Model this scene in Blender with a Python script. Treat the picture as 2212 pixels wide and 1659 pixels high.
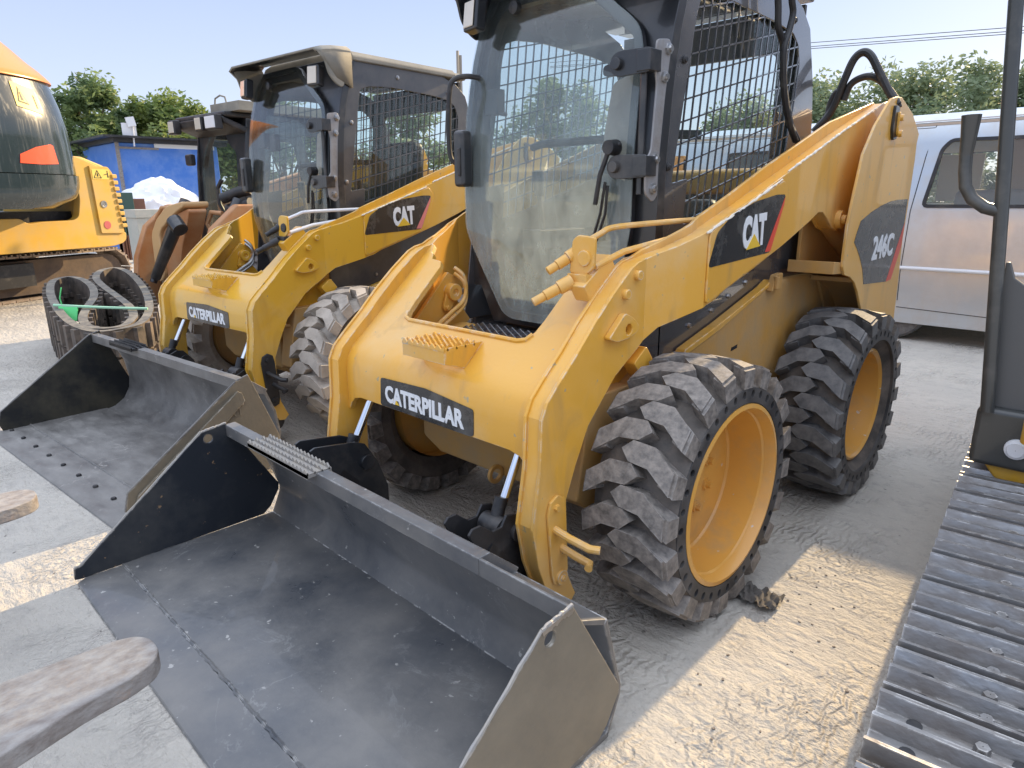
import bpy, bmesh, math, random
from mathutils import Vector, Matrix
random.seed(7)
R = math.radians
for o in list(bpy.data.objects): bpy.data.objects.remove(o)
scn = bpy.context.scene
col = scn.collection
# ------------------------------------------------------------ camera
cam = bpy.data.cameras.new('camera'); cam.sensor_width = 36; cam.lens = 36 * 1445.8 / 2212
cam.clip_start = .05; cam.clip_end = 500
co = bpy.data.objects.new('camera', cam); col.objects.link(co)
yaw, pitch, roll = -.7784, .2726, -.0077
f = Vector((math.sin(yaw) * math.cos(pitch), math.cos(yaw) * math.cos(pitch), -math.sin(pitch)))
r = Vector((math.cos(yaw), -math.sin(yaw), 0)); u = r.cross(f)
r2 = r * math.cos(roll) + u * math.sin(roll); u2 = -r * math.sin(roll) + u * math.cos(roll)
m = Matrix((r2, u2, -f)).transposed().to_4x4(); m.translation = (1.6683, -1.8193, 1.2962)
co.matrix_world = m; scn.camera = co
# ------------------------------------------------------------ sky, sun, exposure
SUN_EL, SUN_AZ = R(23), R(-2)          # azimuth measured from +Y
w = bpy.data.worlds.new('World'); scn.world = w; w.use_nodes = True
nt = w.node_tree; bg = nt.nodes['Background']
sky = nt.nodes.new('ShaderNodeTexSky'); sky.sky_type = 'NISHITA'; sky.sun_disc = False
sky.sun_elevation = SUN_EL; sky.sun_rotation = SUN_AZ
sky.air_density = 1.0; sky.dust_density = .6; sky.ozone_density = 1.5
hz = nt.nodes.new('ShaderNodeMix'); hz.data_type = 'RGBA'; hz.inputs[0].default_value = .86      # thin even haze over the whole sky
hc = nt.nodes.new('ShaderNodeMix'); hc.data_type = 'RGBA'; hc.inputs[6].default_value = (5.3, 5.85, 6.85, 1); hc.inputs[7].default_value = (3.4, 4.1, 6.0, 1)
tch = nt.nodes.new('ShaderNodeTexCoord'); sxh = nt.nodes.new('ShaderNodeSeparateXYZ'); nt.links.new(tch.outputs['Generated'], sxh.inputs[0])
mrh = nt.nodes.new('ShaderNodeMapRange'); mrh.inputs[1].default_value = .0; mrh.inputs[2].default_value = .26; nt.links.new(sxh.outputs[2], mrh.inputs[0]); nt.links.new(mrh.outputs[0], hc.inputs[0])
nt.links.new(hc.outputs[2], hz.inputs[7]); nt.links.new(sky.outputs[0], hz.inputs[6])
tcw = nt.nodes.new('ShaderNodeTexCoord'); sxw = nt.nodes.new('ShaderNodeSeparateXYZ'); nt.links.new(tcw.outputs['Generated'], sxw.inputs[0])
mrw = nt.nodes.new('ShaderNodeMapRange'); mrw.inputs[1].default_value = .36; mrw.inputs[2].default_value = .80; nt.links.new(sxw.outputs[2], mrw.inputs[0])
sky_fill = nt.nodes.new('ShaderNodeMix'); sky_fill.data_type = 'RGBA'; sky_fill.inputs[7].default_value = (10.6, 11.6, 13.6, 1)      # unseen sky overhead brightened, added as fill light for the shade
nt.links.new(mrw.outputs[0], sky_fill.inputs[0]); nt.links.new(hz.outputs[2], sky_fill.inputs[6])
nt.links.new(sky_fill.outputs[2], bg.inputs[0]); bg.inputs[1].default_value = .12
sl = bpy.data.lights.new('sun', 'SUN'); sl.energy = 5.0; sl.angle = R(.6); sl.color = (1, .74, .42)
so = bpy.data.objects.new('sun', sl); col.objects.link(so)
sd = Vector((math.sin(SUN_AZ) * math.cos(SUN_EL), math.cos(SUN_AZ) * math.cos(SUN_EL), math.sin(SUN_EL)))
so.rotation_euler = sd.to_track_quat('Z', 'Y').to_euler()
scn.view_settings.view_transform = 'Standard'; scn.view_settings.look = 'None'
scn.view_settings.exposure = .52; scn.view_settings.gamma = 1
scn.render.resolution_x = 1024; scn.render.resolution_y = 768
scn.cycles.max_bounces = 10; scn.cycles.transparent_max_bounces = 24

# ------------------------------------------------------------ helpers
class MB:
    def __init__(s): s.v = []; s.f = []; s.mi = []
    def add(s, vs, fs, mi=0):
        n = len(s.v); s.v += [tuple(q) for q in vs]; s.f += [tuple(n + i for i in q) for q in fs]; s.mi += [mi] * len(fs); return s
    def box(s, x0, x1, y0, y1, z0, z1, mi=0, M=None):
        vs = [Vector((x, y, z)) for x in (x0, x1) for y in (y0, y1) for z in (z0, z1)]
        if M: vs = [M @ q for q in vs]
        return s.add(vs, [(0, 1, 3, 2), (4, 6, 7, 5), (0, 4, 5, 1), (2, 3, 7, 6), (0, 2, 6, 4), (1, 5, 7, 3)], mi)
    def prism(s, poly, ax, a, b, mi=0):
        def P(q, t): return (t, q[0], q[1]) if ax == 0 else (q[0], t, q[1]) if ax == 1 else (q[0], q[1], t)
        n = len(poly); vs = [P(q, a) for q in poly] + [P(q, b) for q in poly]
        fs = [tuple(range(n)), tuple(range(2 * n - 1, n - 1, -1))] + [(i, i + n, (i + 1) % n + n, (i + 1) % n) for i in range(n)]
        return s.add(vs, fs, mi)
    def tube(s, pts, r, seg=10, mi=0, cap=True):
        pts = [Vector(q) for q in pts]; n = len(pts); rs = r if isinstance(r, (list, tuple)) else [r] * n
        up = None; vs = []
        for i, q in enumerate(pts):
            t = (pts[min(i + 1, n - 1)] - pts[max(i - 1, 0)]).normalized()
            if up is None: up = t.orthogonal().normalized()
            up = (up - t * up.dot(t)).normalized(); w_ = t.cross(up)
            for k in range(seg):
                a = 2 * math.pi * k / seg; vs.append(q + (up * math.cos(a) + w_ * math.sin(a)) * rs[i])
        fs = [(i * seg + k, i * seg + (k + 1) % seg, (i + 1) * seg + (k + 1) % seg, (i + 1) * seg + k) for i in range(n - 1) for k in range(seg)]
        if cap: fs += [tuple(range(seg))[::-1], tuple((n - 1) * seg + k for k in range(seg))]
        return s.add(vs, fs, mi)
    def lathe(s, prof, c, ax=0, seg=48, mi=0, closed=False):
        """prof: (r, a) pairs, a along the axis"""
        vs = []; n = len(prof)
        for k in range(seg):
            t = 2 * math.pi * k / seg; cs, sn = math.cos(t), math.sin(t)
            for (rr, a) in prof:
                q = (a, rr * cs, rr * sn) if ax == 0 else (rr * cs, a, rr * sn) if ax == 1 else (rr * cs, rr * sn, a)
                vs.append((c[0] + q[0], c[1] + q[1], c[2] + q[2]))
        fs = []
        for k in range(seg):
            k2 = (k + 1) % seg
            for i in range(n if closed else n - 1):
                j = (i + 1) % n; fs.append((k * n + i, k * n + j, k2 * n + j, k2 * n + i))
        return s.add(vs, fs, mi)
    def build(s, name, mats, parent=None, bevel=0, seg=2, ang=32, flip=True):
        me = bpy.data.meshes.new(name); me.from_pydata(s.v, [], s.f)
        if not isinstance(mats, (list, tuple)): mats = [mats]
        for mm in mats: me.materials.append(mm)
        for i, p in enumerate(me.polygons): p.material_index = s.mi[i]
        if flip:
            bm = bmesh.new(); bm.from_mesh(me); bmesh.ops.recalc_face_normals(bm, faces=bm.faces[:]); bm.to_mesh(me); bm.free()
        return link(name, me, parent, bevel, seg, ang)
def smooth(pts, k=6):
    P_ = [Vector(q) for q in pts]; out = []
    for i in range(len(P_) - 1):
        p0, p1, p2, p3 = P_[max(0, i - 1)], P_[i], P_[i + 1], P_[min(len(P_) - 1, i + 2)]
        for j in range(k):
            t = j / k; out.append(.5 * ((2 * p1) + (-p0 + p2) * t + (2 * p0 - 5 * p1 + 4 * p2 - p3) * t * t + (-p0 + 3 * p1 - 3 * p2 + p3) * t ** 3))
    return out + [P_[-1]]
def build_each(mb, name, mats, parent=None, **k):
    """one object per connected piece of mb"""
    par = list(range(len(mb.v)))
    def fd(i):
        while par[i] != i: par[i] = par[par[i]]; i = par[i]
        return i
    for f_ in mb.f:
        for q in f_[1:]: par[fd(q)] = fd(f_[0])
    gr = {}
    for i, f_ in enumerate(mb.f): gr.setdefault(fd(f_[0]), []).append(i)
    out = []
    for g_ in gr.values():
        n = MB(); mp = {}
        for i in g_:
            for q in mb.f[i]:
                if q not in mp: mp[q] = len(n.v); n.v.append(mb.v[q])
            n.f.append(tuple(mp[q] for q in mb.f[i])); n.mi.append(mb.mi[i])
        out.append(n.build(name, mats, parent, **k))
    return out
def link(name, me, parent=None, bevel=0, seg=2, ang=32):
    for p in me.polygons: p.use_smooth = True
    me.set_sharp_from_angle(angle=R(ang))
    o = bpy.data.objects.new(name, me); col.objects.link(o); o.parent = parent
    if bevel:
        b = o.modifiers.new('bevel', 'BEVEL'); b.width = bevel; b.segments = seg; b.limit_method = 'ANGLE'; b.angle_limit = R(35)
        b.harden_normals = True
    return o
def rnd(poly, rad=.01, n=4):
    """round the corners of a polygon"""
    out = []; N = len(poly)
    for i in range(N):
        p0, p1, p2 = Vector(poly[i - 1]), Vector(poly[i]), Vector(poly[(i + 1) % N])
        a, b = (p0 - p1), (p2 - p1); d = min(rad, a.length * .45, b.length * .45)
        A, B = p1 + a.normalized() * d, p1 + b.normalized() * d
        for k in range(n + 1):
            t = k / n; q = A * (1 - t) ** 2 + p1 * 2 * t * (1 - t) + B * t * t; out.append((q.x, q.y))
    return out
def circ(cx, cy, r_, n=20): return [(cx + r_ * math.cos(2 * math.pi * i / n), cy + r_ * math.sin(2 * math.pi * i / n)) for i in range(n)]
def plate(name, poly, ax, a, b, mat, parent=None, holes=(), cuts=(), warp=None, bevel=0, cutax=1, ang=32):
    """flat plate with holes; cuts = coordinates (first 2D axis) where extra edges are wanted; warp(x,y,z)->(x,y,z)"""
    bm = bmesh.new()
    def P(q, t): return (t, q[0], q[1]) if ax == 0 else (q[0], t, q[1]) if ax == 1 else (q[0], q[1], t)
    es = []
    for ring in [poly] + list(holes):
        vs = [bm.verts.new(P(q, a)) for q in ring]
        es += [bm.edges.new((vs[i], vs[(i + 1) % len(vs)])) for i in range(len(vs))]
    bmesh.ops.triangle_fill(bm, edges=es, use_beauty=True)
    bmesh.ops.dissolve_limit(bm, angle_limit=.01, verts=bm.verts[:], edges=bm.edges[:])
    g = bmesh.ops.extrude_face_region(bm, geom=bm.faces[:])
    dv = Vector(P((0, 0), b - a)) 
    for q in g['geom']:
        if isinstance(q, bmesh.types.BMVert): q.co += dv
    for (cax, c) in cuts:
        no = [0, 0, 0]; no[cax] = 1; pc = [0, 0, 0]; pc[cax] = c
        bmesh.ops.bisect_plane(bm, geom=bm.verts[:] + bm.edges[:] + bm.faces[:], plane_co=pc, plane_no=no)
    if warp:
        for q in bm.verts: q.co = Vector(warp(*q.co))
    bmesh.ops.recalc_face_normals(bm, faces=bm.faces[:])
    me = bpy.data.meshes.new(name); bm.to_mesh(me); bm.free(); me.materials.append(mat)
    return link(name, me, parent, bevel, 2, ang)
def text(name, s, mat, parent, M, h, sx=.62, ext=.0015, bold=.018, w_=None):
    """block lettering as mesh; M places local x right, y up"""
    c = bpy.data.curves.new(name, 'FONT'); c.body = s; c.size = 1; c.extrude = ext / h; c.offset = bold; c.resolution_u = 3
    t = bpy.data.objects.new(name, c); col.objects.link(t)
    me = bpy.data.meshes.new_from_object(t); bpy.data.objects.remove(t)
    xs = [q.co.x for q in me.vertices]; ys = [q.co.y for q in me.vertices]
    W, H = max(xs) - min(xs), max(ys) - min(ys); k = h / H; kx = (w_ / W) if w_ else k * sx
    for q in me.vertices:
        q.co = M @ Vector(((q.co.x - min(xs)) * kx, (q.co.y - min(ys)) * k, q.co.z * h))
    me.materials.clear(); me.materials.append(mat)
    o = bpy.data.objects.new(name, me); col.objects.link(o); o.parent = parent; return o
def frame(o, x, y, z=None):
    """matrix from origin and two axis vectors"""
    x = Vector(x).normalized(); y = Vector(y).normalized(); z = x.cross(y).normalized()
    mm = Matrix((x, y, z)).transposed().to_4x4(); mm.translation = o; return mm
def sheared(o, x, y):
    """matrix whose columns are the given (unit-length but not square) axes"""
    x = Vector(x).normalized(); y = Vector(y).normalized(); z = x.cross(y).normalized()
    mm = Matrix((x, y, z)).transposed().to_4x4(); mm.translation = o; return mm
def tag(o, label=None, cat=None, group=None, kind=None):
    if label: o['label'] = label
    if cat: o['category'] = cat
    if group: o['group'] = group
    if kind: o['kind'] = kind
    return o
def empty(name, loc=(0, 0, 0), rz=0):
    o = bpy.data.objects.new(name, None); col.objects.link(o); o.location = loc; o.rotation_euler = (0, 0, rz); o.empty_display_size = .2; return o

# ------------------------------------------------------------ materials
def mat(name, base, rough=.5, metal=0, coat=0, dust=None, dust_amt=.3, dust_scale=6, bump=0, bump_scale=60, spec=.5, var=.0, stretch=None, chips=None, wear=None, grime=None, scuff=None):
    m = bpy.data.materials.new(name); m.use_nodes = True; n = m.node_tree; N = n.nodes; L = n.links
    b = N['Principled BSDF']; b.inputs['Roughness'].default_value = rough; b.inputs['Metallic'].default_value = metal
    b.inputs['Coat Weight'].default_value = coat; b.inputs['Specular IOR Level'].default_value = spec
    b.inputs['Base Color'].default_value = (*base, 1)
    tc = N.new('ShaderNodeTexCoord'); src = tc.outputs['Object']
    if stretch:
        mp = N.new('ShaderNodeMapping'); mp.inputs['Scale'].default_value = stretch; L.new(src, mp.inputs[0]); src = mp.outputs[0]
    last = None
    if var:
        nz = N.new('ShaderNodeTexNoise'); nz.inputs['Scale'].default_value = 3; nz.inputs['Detail'].default_value = 5; L.new(src, nz.inputs[0])
        mx = N.new('ShaderNodeMix'); mx.data_type = 'RGBA'; mx.inputs[6].default_value = (*[c * (1 - var) for c in base], 1); mx.inputs[7].default_value = (*[min(1, c * (1 + var)) for c in base], 1)
        L.new(nz.outputs[0], mx.inputs[0]); last = mx.outputs[2]
    if dust:
        nz = N.new('ShaderNodeTexNoise'); nz.inputs['Scale'].default_value = dust_scale; nz.inputs['Detail'].default_value = 9; nz.inputs['Roughness'].default_value = .65; L.new(src, nz.inputs[0])
        rp = N.new('ShaderNodeMapRange'); rp.inputs[1].default_value = .62 - dust_amt * .6; rp.inputs[2].default_value = .78 - dust_amt * .25; L.new(nz.outputs[0], rp.inputs[0])
        ml = N.new('ShaderNodeMath'); ml.operation = 'MULTIPLY'; ml.inputs[1].default_value = min(1, .35 + dust_amt); L.new(rp.outputs[0], ml.inputs[0])
        mx = N.new('ShaderNodeMix'); mx.data_type = 'RGBA'; mx.inputs[7].default_value = (*dust, 1)
        if last: L.new(last, mx.inputs[6])
        else: mx.inputs[6].default_value = (*base, 1)
        L.new(ml.outputs[0], mx.inputs[0]); last = mx.outputs[2]
        mr = N.new('ShaderNodeMapRange'); mr.inputs[3].default_value = rough; mr.inputs[4].default_value = min(1, rough + .35); L.new(ml.outputs[0], mr.inputs[0]); L.new(mr.outputs[0], b.inputs['Roughness'])
    if chips:
        nz = N.new('ShaderNodeTexNoise'); nz.inputs['Scale'].default_value = 35; nz.inputs['Detail'].default_value = 6; L.new(src, nz.inputs[0])
        rp = N.new('ShaderNodeMapRange'); rp.inputs[1].default_value = .69; rp.inputs[2].default_value = .72; L.new(nz.outputs[0], rp.inputs[0])
        mx = N.new('ShaderNodeMix'); mx.data_type = 'RGBA'; mx.inputs[7].default_value = (*chips, 1)
        if last: L.new(last, mx.inputs[6])
        else: mx.inputs[6].default_value = (*base, 1)
        L.new(rp.outputs[0], mx.inputs[0]); last = mx.outputs[2]
    if grime:
        nz = N.new('ShaderNodeTexNoise'); nz.inputs['Scale'].default_value = 9; nz.inputs['Detail'].default_value = 8; nz.inputs['Distortion'].default_value = 1.2
        mg = N.new('ShaderNodeMapping'); mg.inputs['Scale'].default_value = (1, 1, .22); L.new(tc.outputs['Object'], mg.inputs[0]); L.new(mg.outputs[0], nz.inputs[0])
        rp = N.new('ShaderNodeMapRange'); rp.inputs[1].default_value = .56; rp.inputs[2].default_value = .74; rp.inputs[4].default_value = .55; L.new(nz.outputs[0], rp.inputs[0])
        mx = N.new('ShaderNodeMix'); mx.data_type = 'RGBA'; mx.inputs[7].default_value = (*grime, 1)
        if last: L.new(last, mx.inputs[6])
        else: mx.inputs[6].default_value = (*base, 1)
        L.new(rp.outputs[0], mx.inputs[0]); last = mx.outputs[2]
    if scuff:
        nz = N.new('ShaderNodeTexNoise'); nz.inputs['Scale'].default_value = 4.2; nz.inputs['Detail'].default_value = 9; nz.inputs['Roughness'].default_value = .62; nz.inputs['Distortion'].default_value = .7; L.new(tc.outputs['Object'], nz.inputs[0])
        m0 = N.new('ShaderNodeMath'); m0.operation = 'SUBTRACT'; m0.inputs[1].default_value = .5; L.new(nz.outputs[0], m0.inputs[0]); m1_ = N.new('ShaderNodeMath'); m1_.operation = 'ABSOLUTE'; L.new(m0.outputs[0], m1_.inputs[0])
        r1 = N.new('ShaderNodeMapRange'); r1.inputs[1].default_value = .016; r1.inputs[2].default_value = .003; L.new(m1_.outputs[0], r1.inputs[0])
        n2 = N.new('ShaderNodeTexNoise'); n2.inputs['Scale'].default_value = 3.1; n2.inputs['Detail'].default_value = 8; n2.inputs['Roughness'].default_value = .7; L.new(tc.outputs['Object'], n2.inputs[0])
        r2_ = N.new('ShaderNodeMapRange'); r2_.inputs[1].default_value = .52; r2_.inputs[2].default_value = .66; r2_.inputs[4].default_value = .85; L.new(n2.outputs[0], r2_.inputs[0])
        ml = N.new('ShaderNodeMath'); ml.operation = 'MULTIPLY'; L.new(r1.outputs[0], ml.inputs[0]); L.new(r2_.outputs[0], ml.inputs[1])
        n4 = N.new('ShaderNodeTexNoise'); n4.inputs['Scale'].default_value = 14; n4.inputs['Detail'].default_value = 10; n4.inputs['Roughness'].default_value = .8; L.new(tc.outputs['Object'], n4.inputs[0])
        r4 = N.new('ShaderNodeMapRange'); r4.inputs[1].default_value = .58; r4.inputs[2].default_value = .70; r4.inputs[4].default_value = .5; L.new(n4.outputs[0], r4.inputs[0])
        m3_ = N.new('ShaderNodeMath'); m3_.operation = 'MAXIMUM'; L.new(ml.outputs[0], m3_.inputs[0]); L.new(r4.outputs[0], m3_.inputs[1])
        mx = N.new('ShaderNodeMix'); mx.data_type = 'RGBA'; mx.inputs[7].default_value = (*scuff, 1)
        if last: L.new(last, mx.inputs[6])
        else: mx.inputs[6].default_value = (*base, 1)
        L.new(m3_.outputs[0], mx.inputs[0]); last = mx.outputs[2]
    if wear:
        bv = N.new('ShaderNodeBevel'); bv.samples = 4; bv.inputs[0].default_value = .006
        ge = N.new('ShaderNodeNewGeometry'); dt = N.new('ShaderNodeVectorMath'); dt.operation = 'DOT_PRODUCT'; L.new(bv.outputs[0], dt.inputs[0]); L.new(ge.outputs['Normal'], dt.inputs[1])
        r1 = N.new('ShaderNodeMapRange'); r1.inputs[1].default_value = .985; r1.inputs[2].default_value = .90; L.new(dt.outputs['Value'], r1.inputs[0])
        nz = N.new('ShaderNodeTexNoise'); nz.inputs['Scale'].default_value = 26; nz.inputs['Detail'].default_value = 7; L.new(tc.outputs['Object'], nz.inputs[0])
        r3 = N.new('ShaderNodeMapRange'); r3.inputs[1].default_value = .50; r3.inputs[2].default_value = .58; L.new(nz.outputs[0], r3.inputs[0])
        ml = N.new('ShaderNodeMath'); ml.operation = 'MULTIPLY'; L.new(r1.outputs[0], ml.inputs[0]); L.new(r3.outputs[0], ml.inputs[1])
        mx = N.new('ShaderNodeMix'); mx.data_type = 'RGBA'; mx.inputs[7].default_value = (*wear, 1)
        if last: L.new(last, mx.inputs[6])
        else: mx.inputs[6].default_value = (*base, 1)
        L.new(ml.outputs[0], mx.inputs[0]); last = mx.outputs[2]
    if last: L.new(last, b.inputs['Base Color'])
    if bump:
        nz = N.new('ShaderNodeTexNoise'); nz.inputs['Scale'].default_value = bump_scale; nz.inputs['Detail'].default_value = 4; L.new(src, nz.inputs[0])
        bp = N.new('ShaderNodeBump'); bp.inputs['Strength'].default_value = bump; bp.inputs['Distance'].default_value = .004; L.new(nz.outputs[0], bp.inputs['Height']); L.new(bp.outputs[0], b.inputs['Normal'])
    return m
DUST = (.36, .30, .23)
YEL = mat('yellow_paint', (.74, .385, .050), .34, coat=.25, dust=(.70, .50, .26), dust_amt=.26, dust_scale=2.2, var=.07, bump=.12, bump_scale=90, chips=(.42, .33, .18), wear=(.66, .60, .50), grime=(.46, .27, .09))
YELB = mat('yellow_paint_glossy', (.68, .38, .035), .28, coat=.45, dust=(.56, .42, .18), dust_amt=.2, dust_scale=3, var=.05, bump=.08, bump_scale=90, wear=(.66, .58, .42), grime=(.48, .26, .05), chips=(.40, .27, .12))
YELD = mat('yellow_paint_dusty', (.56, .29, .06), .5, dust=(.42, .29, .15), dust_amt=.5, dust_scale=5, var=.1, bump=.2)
WHEELY = mat('wheel_yellow', (.68, .35, .070), .33, coat=.2, dust=(.42, .30, .16), dust_amt=.2, dust_scale=7, var=.08, bump=.1, chips=(.6, .52, .42))
BLK = mat('black_paint', (.022, .024, .028), .3, coat=.3, dust=(.16, .14, .12), dust_amt=.2, dust_scale=4, bump=.05)
BLKM = mat('black_matte', (.022, .022, .024), .5, dust=(.10, .09, .085), dust_amt=.2, dust_scale=7, bump=.15)
CABP = mat('cab_panel_paint', (.15, .155, .17), .20, metal=.6, coat=1, dust=(.22, .20, .18), dust_amt=.25, dust_scale=2.5, bump=.03)
BKT = mat('bucket_steel', (.066, .072, .082), .24, dust=(.20, .19, .175), dust_amt=.50, dust_scale=2.4, scuff=(.22, .22, .215), var=.25, bump=.25, bump_scale=40, chips=(.34, .33, .31), wear=(.45, .44, .42), coat=.25)
BKTS = mat('bucket_inner_side', (.020, .024, .031), .32, dust=(.10, .095, .085), dust_amt=.25, dust_scale=2.5, bump=.15, chips=(.25, .16, .09), wear=(.40, .37, .33))
BKTB = mat('bucket_worn_steel', (.105, .10, .095), .38, dust=(.25, .24, .225), dust_amt=.5, dust_scale=4, scuff=(.38, .36, .33), var=.2, bump=.3, stretch=(1, 2.4, 1))
CHIP = mat('chipped_paint_edge', (.74, .60, .38), .5, dust=(.80, .76, .68), dust_amt=.7, dust_scale=45, bump=.6)
BKTD = mat('bucket_black_side', (.012, .013, .014), .42, dust=(.10, .085, .05), dust_amt=.3, dust_scale=3, bump=.15)
BRNZ = mat('bucket_dusty_side', (.075, .070, .060), .28, dust=(.22, .19, .14), dust_amt=.65, dust_scale=2, bump=.15, wear=(.5, .46, .40), coat=.3)
EDGE = mat('worn_edge', (.30, .29, .28), .42, metal=.3, dust=(.42, .38, .32), dust_amt=.5, dust_scale=30, bump=.6, bump_scale=70)
CHROME = mat('chrome', (.8, .82, .85), .08, metal=1)
STEEL = mat('bare_steel', (.42, .42, .42), .3, metal=.9, dust=(.3, .27, .23), dust_amt=.2, dust_scale=20)
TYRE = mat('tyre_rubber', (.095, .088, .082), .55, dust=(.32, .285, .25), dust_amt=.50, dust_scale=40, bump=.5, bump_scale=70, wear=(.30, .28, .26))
TYRED = mat('tyre_groove_shade_rubber', (.065, .058, .052), .6, dust=(.21, .175, .145), dust_amt=.4, dust_scale=12, bump=.3)  # darker than the lugs: recess shade painted into the groove colour
TYRER = mat('tyre_rubber_cleaner', (.080, .080, .082), .45, dust=(.21, .20, .19), dust_amt=.45, dust_scale=24, bump=.3, bump_scale=80)
TYREB = mat('tyre_rubber_muddy', (.16, .14, .12), .75, dust=(.46, .41, .35), dust_amt=.75, dust_scale=9, bump=.5, bump_scale=50)
SIDEW = mat('sidewall_rubber', (.03, .03, .032), .5, dust=(.14, .13, .12), dust_amt=.4, dust_scale=9)
RUB = mat('rubber_black', (.018, .018, .02), .45, dust=(.12, .11, .10), dust_amt=.2, dust_scale=12)
WHITE = mat('white_vinyl', (.78, .80, .82), .4)
WHITEP = mat('white_paint', (.72, .73, .75), .35)
DECAL = mat('decal_black', (.025, .026, .028), .25, coat=.3, dust=(.20, .19, .17), dust_amt=.22, dust_scale=9)
RED = mat('decal_red', (.72, .07, .04), .35)
PINK = mat('decal_faded_red', (.72, .22, .20), .4)
TRI = mat('triangle_yellow', (.80, .52, .04), .4)
RUST = mat('rusty_steel', (.17, .135, .115), .78, dust=(.33, .31, .29), dust_amt=.62, dust_scale=24, bump=1.0, bump_scale=60, var=.35, stretch=(1.5, .8, 1.5), scuff=(.36, .25, .18))
def glass(name, tint, dirt=.0, dcol=(.55, .56, .50), scale=3, gloss=.02):
    m = bpy.data.materials.new(name); m.use_nodes = True; n = m.node_tree; N = n.nodes; L = n.links; N.remove(N['Principled BSDF'])
    out = [q for q in N if q.type == 'OUTPUT_MATERIAL'][0]
    tr = N.new('ShaderNodeBsdfTransparent'); tr.inputs[0].default_value = (*tint, 1)
    gl = N.new('ShaderNodeBsdfGlossy'); gl.inputs['Roughness'].default_value = gloss
    fr = N.new('ShaderNodeFresnel'); ge = N.new('ShaderNodeNewGeometry'); io = N.new('ShaderNodeMapRange'); io.inputs[3].default_value = 1.5; io.inputs[4].default_value = 1 / 1.5; L.new(ge.outputs['Backfacing'], io.inputs[0]); L.new(io.outputs[0], fr.inputs[0])
    mu = N.new('ShaderNodeMath'); mu.operation = 'MULTIPLY_ADD'; mu.inputs[1].default_value = 1.0; mu.inputs[2].default_value = .01; mu.use_clamp = True; L.new(fr.outputs[0], mu.inputs[0])
    m1 = N.new('ShaderNodeMixShader'); L.new(mu.outputs[0], m1.inputs[0]); L.new(tr.outputs[0], m1.inputs[1]); L.new(gl.outputs[0], m1.inputs[2])
    last = m1.outputs[0]
    if dirt:
        tc = N.new('ShaderNodeTexCoord'); mp = N.new('ShaderNodeMapping'); mp.inputs['Scale'].default_value = (2.2, 2.2, 1); L.new(tc.outputs['Object'], mp.inputs[0])
        nz = N.new('ShaderNodeTexNoise'); nz.inputs['Scale'].default_value = scale; nz.inputs['Detail'].default_value = 10; nz.inputs['Roughness'].default_value = .7; L.new(mp.outputs[0], nz.inputs[0])
        sx = N.new('ShaderNodeSeparateXYZ'); L.new(tc.outputs['Object'], sx.inputs[0])
        rz = N.new('ShaderNodeMapRange'); rz.inputs[1].default_value = 1.9; rz.inputs[2].default_value = 1.0; rz.inputs[3].default_value = .15; rz.inputs[4].default_value = 1; L.new(sx.outputs[2], rz.inputs[0])
        rp = N.new('ShaderNodeMapRange'); rp.inputs[1].default_value = .15; rp.inputs[2].default_value = .85; L.new(nz.outputs[0], rp.inputs[0])
        a = N.new('ShaderNodeMath'); a.operation = 'MULTIPLY'; L.new(rz.outputs[0], a.inputs[0]); L.new(rp.outputs[0], a.inputs[1])
        c = N.new('ShaderNodeMath'); c.operation = 'MULTIPLY'; c.inputs[1].default_value = dirt; L.new(a.outputs[0], c.inputs[0])
        df = N.new('ShaderNodeBsdfDiffuse'); df.inputs[0].default_value = (*dcol, 1)
        tl = N.new('ShaderNodeBsdfTranslucent'); tl.inputs[0].default_value = (*dcol, 1)
        ad = N.new('ShaderNodeMixShader'); ad.inputs[0].default_value = .25; L.new(df.outputs[0], ad.inputs[1]); L.new(tl.outputs[0], ad.inputs[2])
        m2 = N.new('ShaderNodeMixShader'); L.new(c.outputs[0], m2.inputs[0]); L.new(last, m2.inputs[1]); L.new(ad.outputs[0], m2.inputs[2]); last = m2.outputs[0]
    L.new(last, out.inputs[0]); return m
GLASS = glass('door_glass_dusty', (.93, .965, .96), .62, (.52, .58, .56), 7)
GLASSB = glass('door_glass_clean', (.95, .98, .975), .15)
GLASSV = glass('window_glass', (.96, .98, .98), .10)
GLASST = glass('window_glass_tinted', (.91, .965, .96), .10)
LENS = mat('lamp_lens', (.62, .56, .47), .2, coat=.6, bump=.5, bump_scale=40)

# ------------------------------------------------------------ skid steer loader (local frame: x to its left, y rearwards)
ARM = [(-.544,.21),(-.50,.115),(-.43,.105),(-.405,.13),(-.416,.151),(-.445,.214),(-.457,.295),(-.455,.458),(-.417,.548),(-.363,.655),(-.238,.781),(-.12,.852),(-.075,.885),(-.05,.903),(.019,.923),(.13,.957),(.175,.967),(.235,.991),(.443,1.049),(.675,1.119),(.893,1.194),(.974,1.227),(1.022,1.228),(1.068,1.206),(1.14,1.162),(1.20,1.147),(1.26,1.17),(1.31,1.22),(1.5,1.40),(1.70,1.52),(1.74,1.60),(1.70,1.68),(1.633,1.693),(1.147,1.539),(.866,1.443),(.616,1.360),(.345,1.268),(.152,1.207),(.082,1.177),(.002,1.148),(-.06,1.131),(-.10,1.117),(-.14,1.109),(-.172,1.094),(-.207,1.068),(-.261,1.026),(-.342,.955),(-.419,.878),(-.50,.805),(-.54,.765),(-.562,.72),(-.568,.577),(-.581,.501),(-.597,.409),(-.573,.285)]
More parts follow.
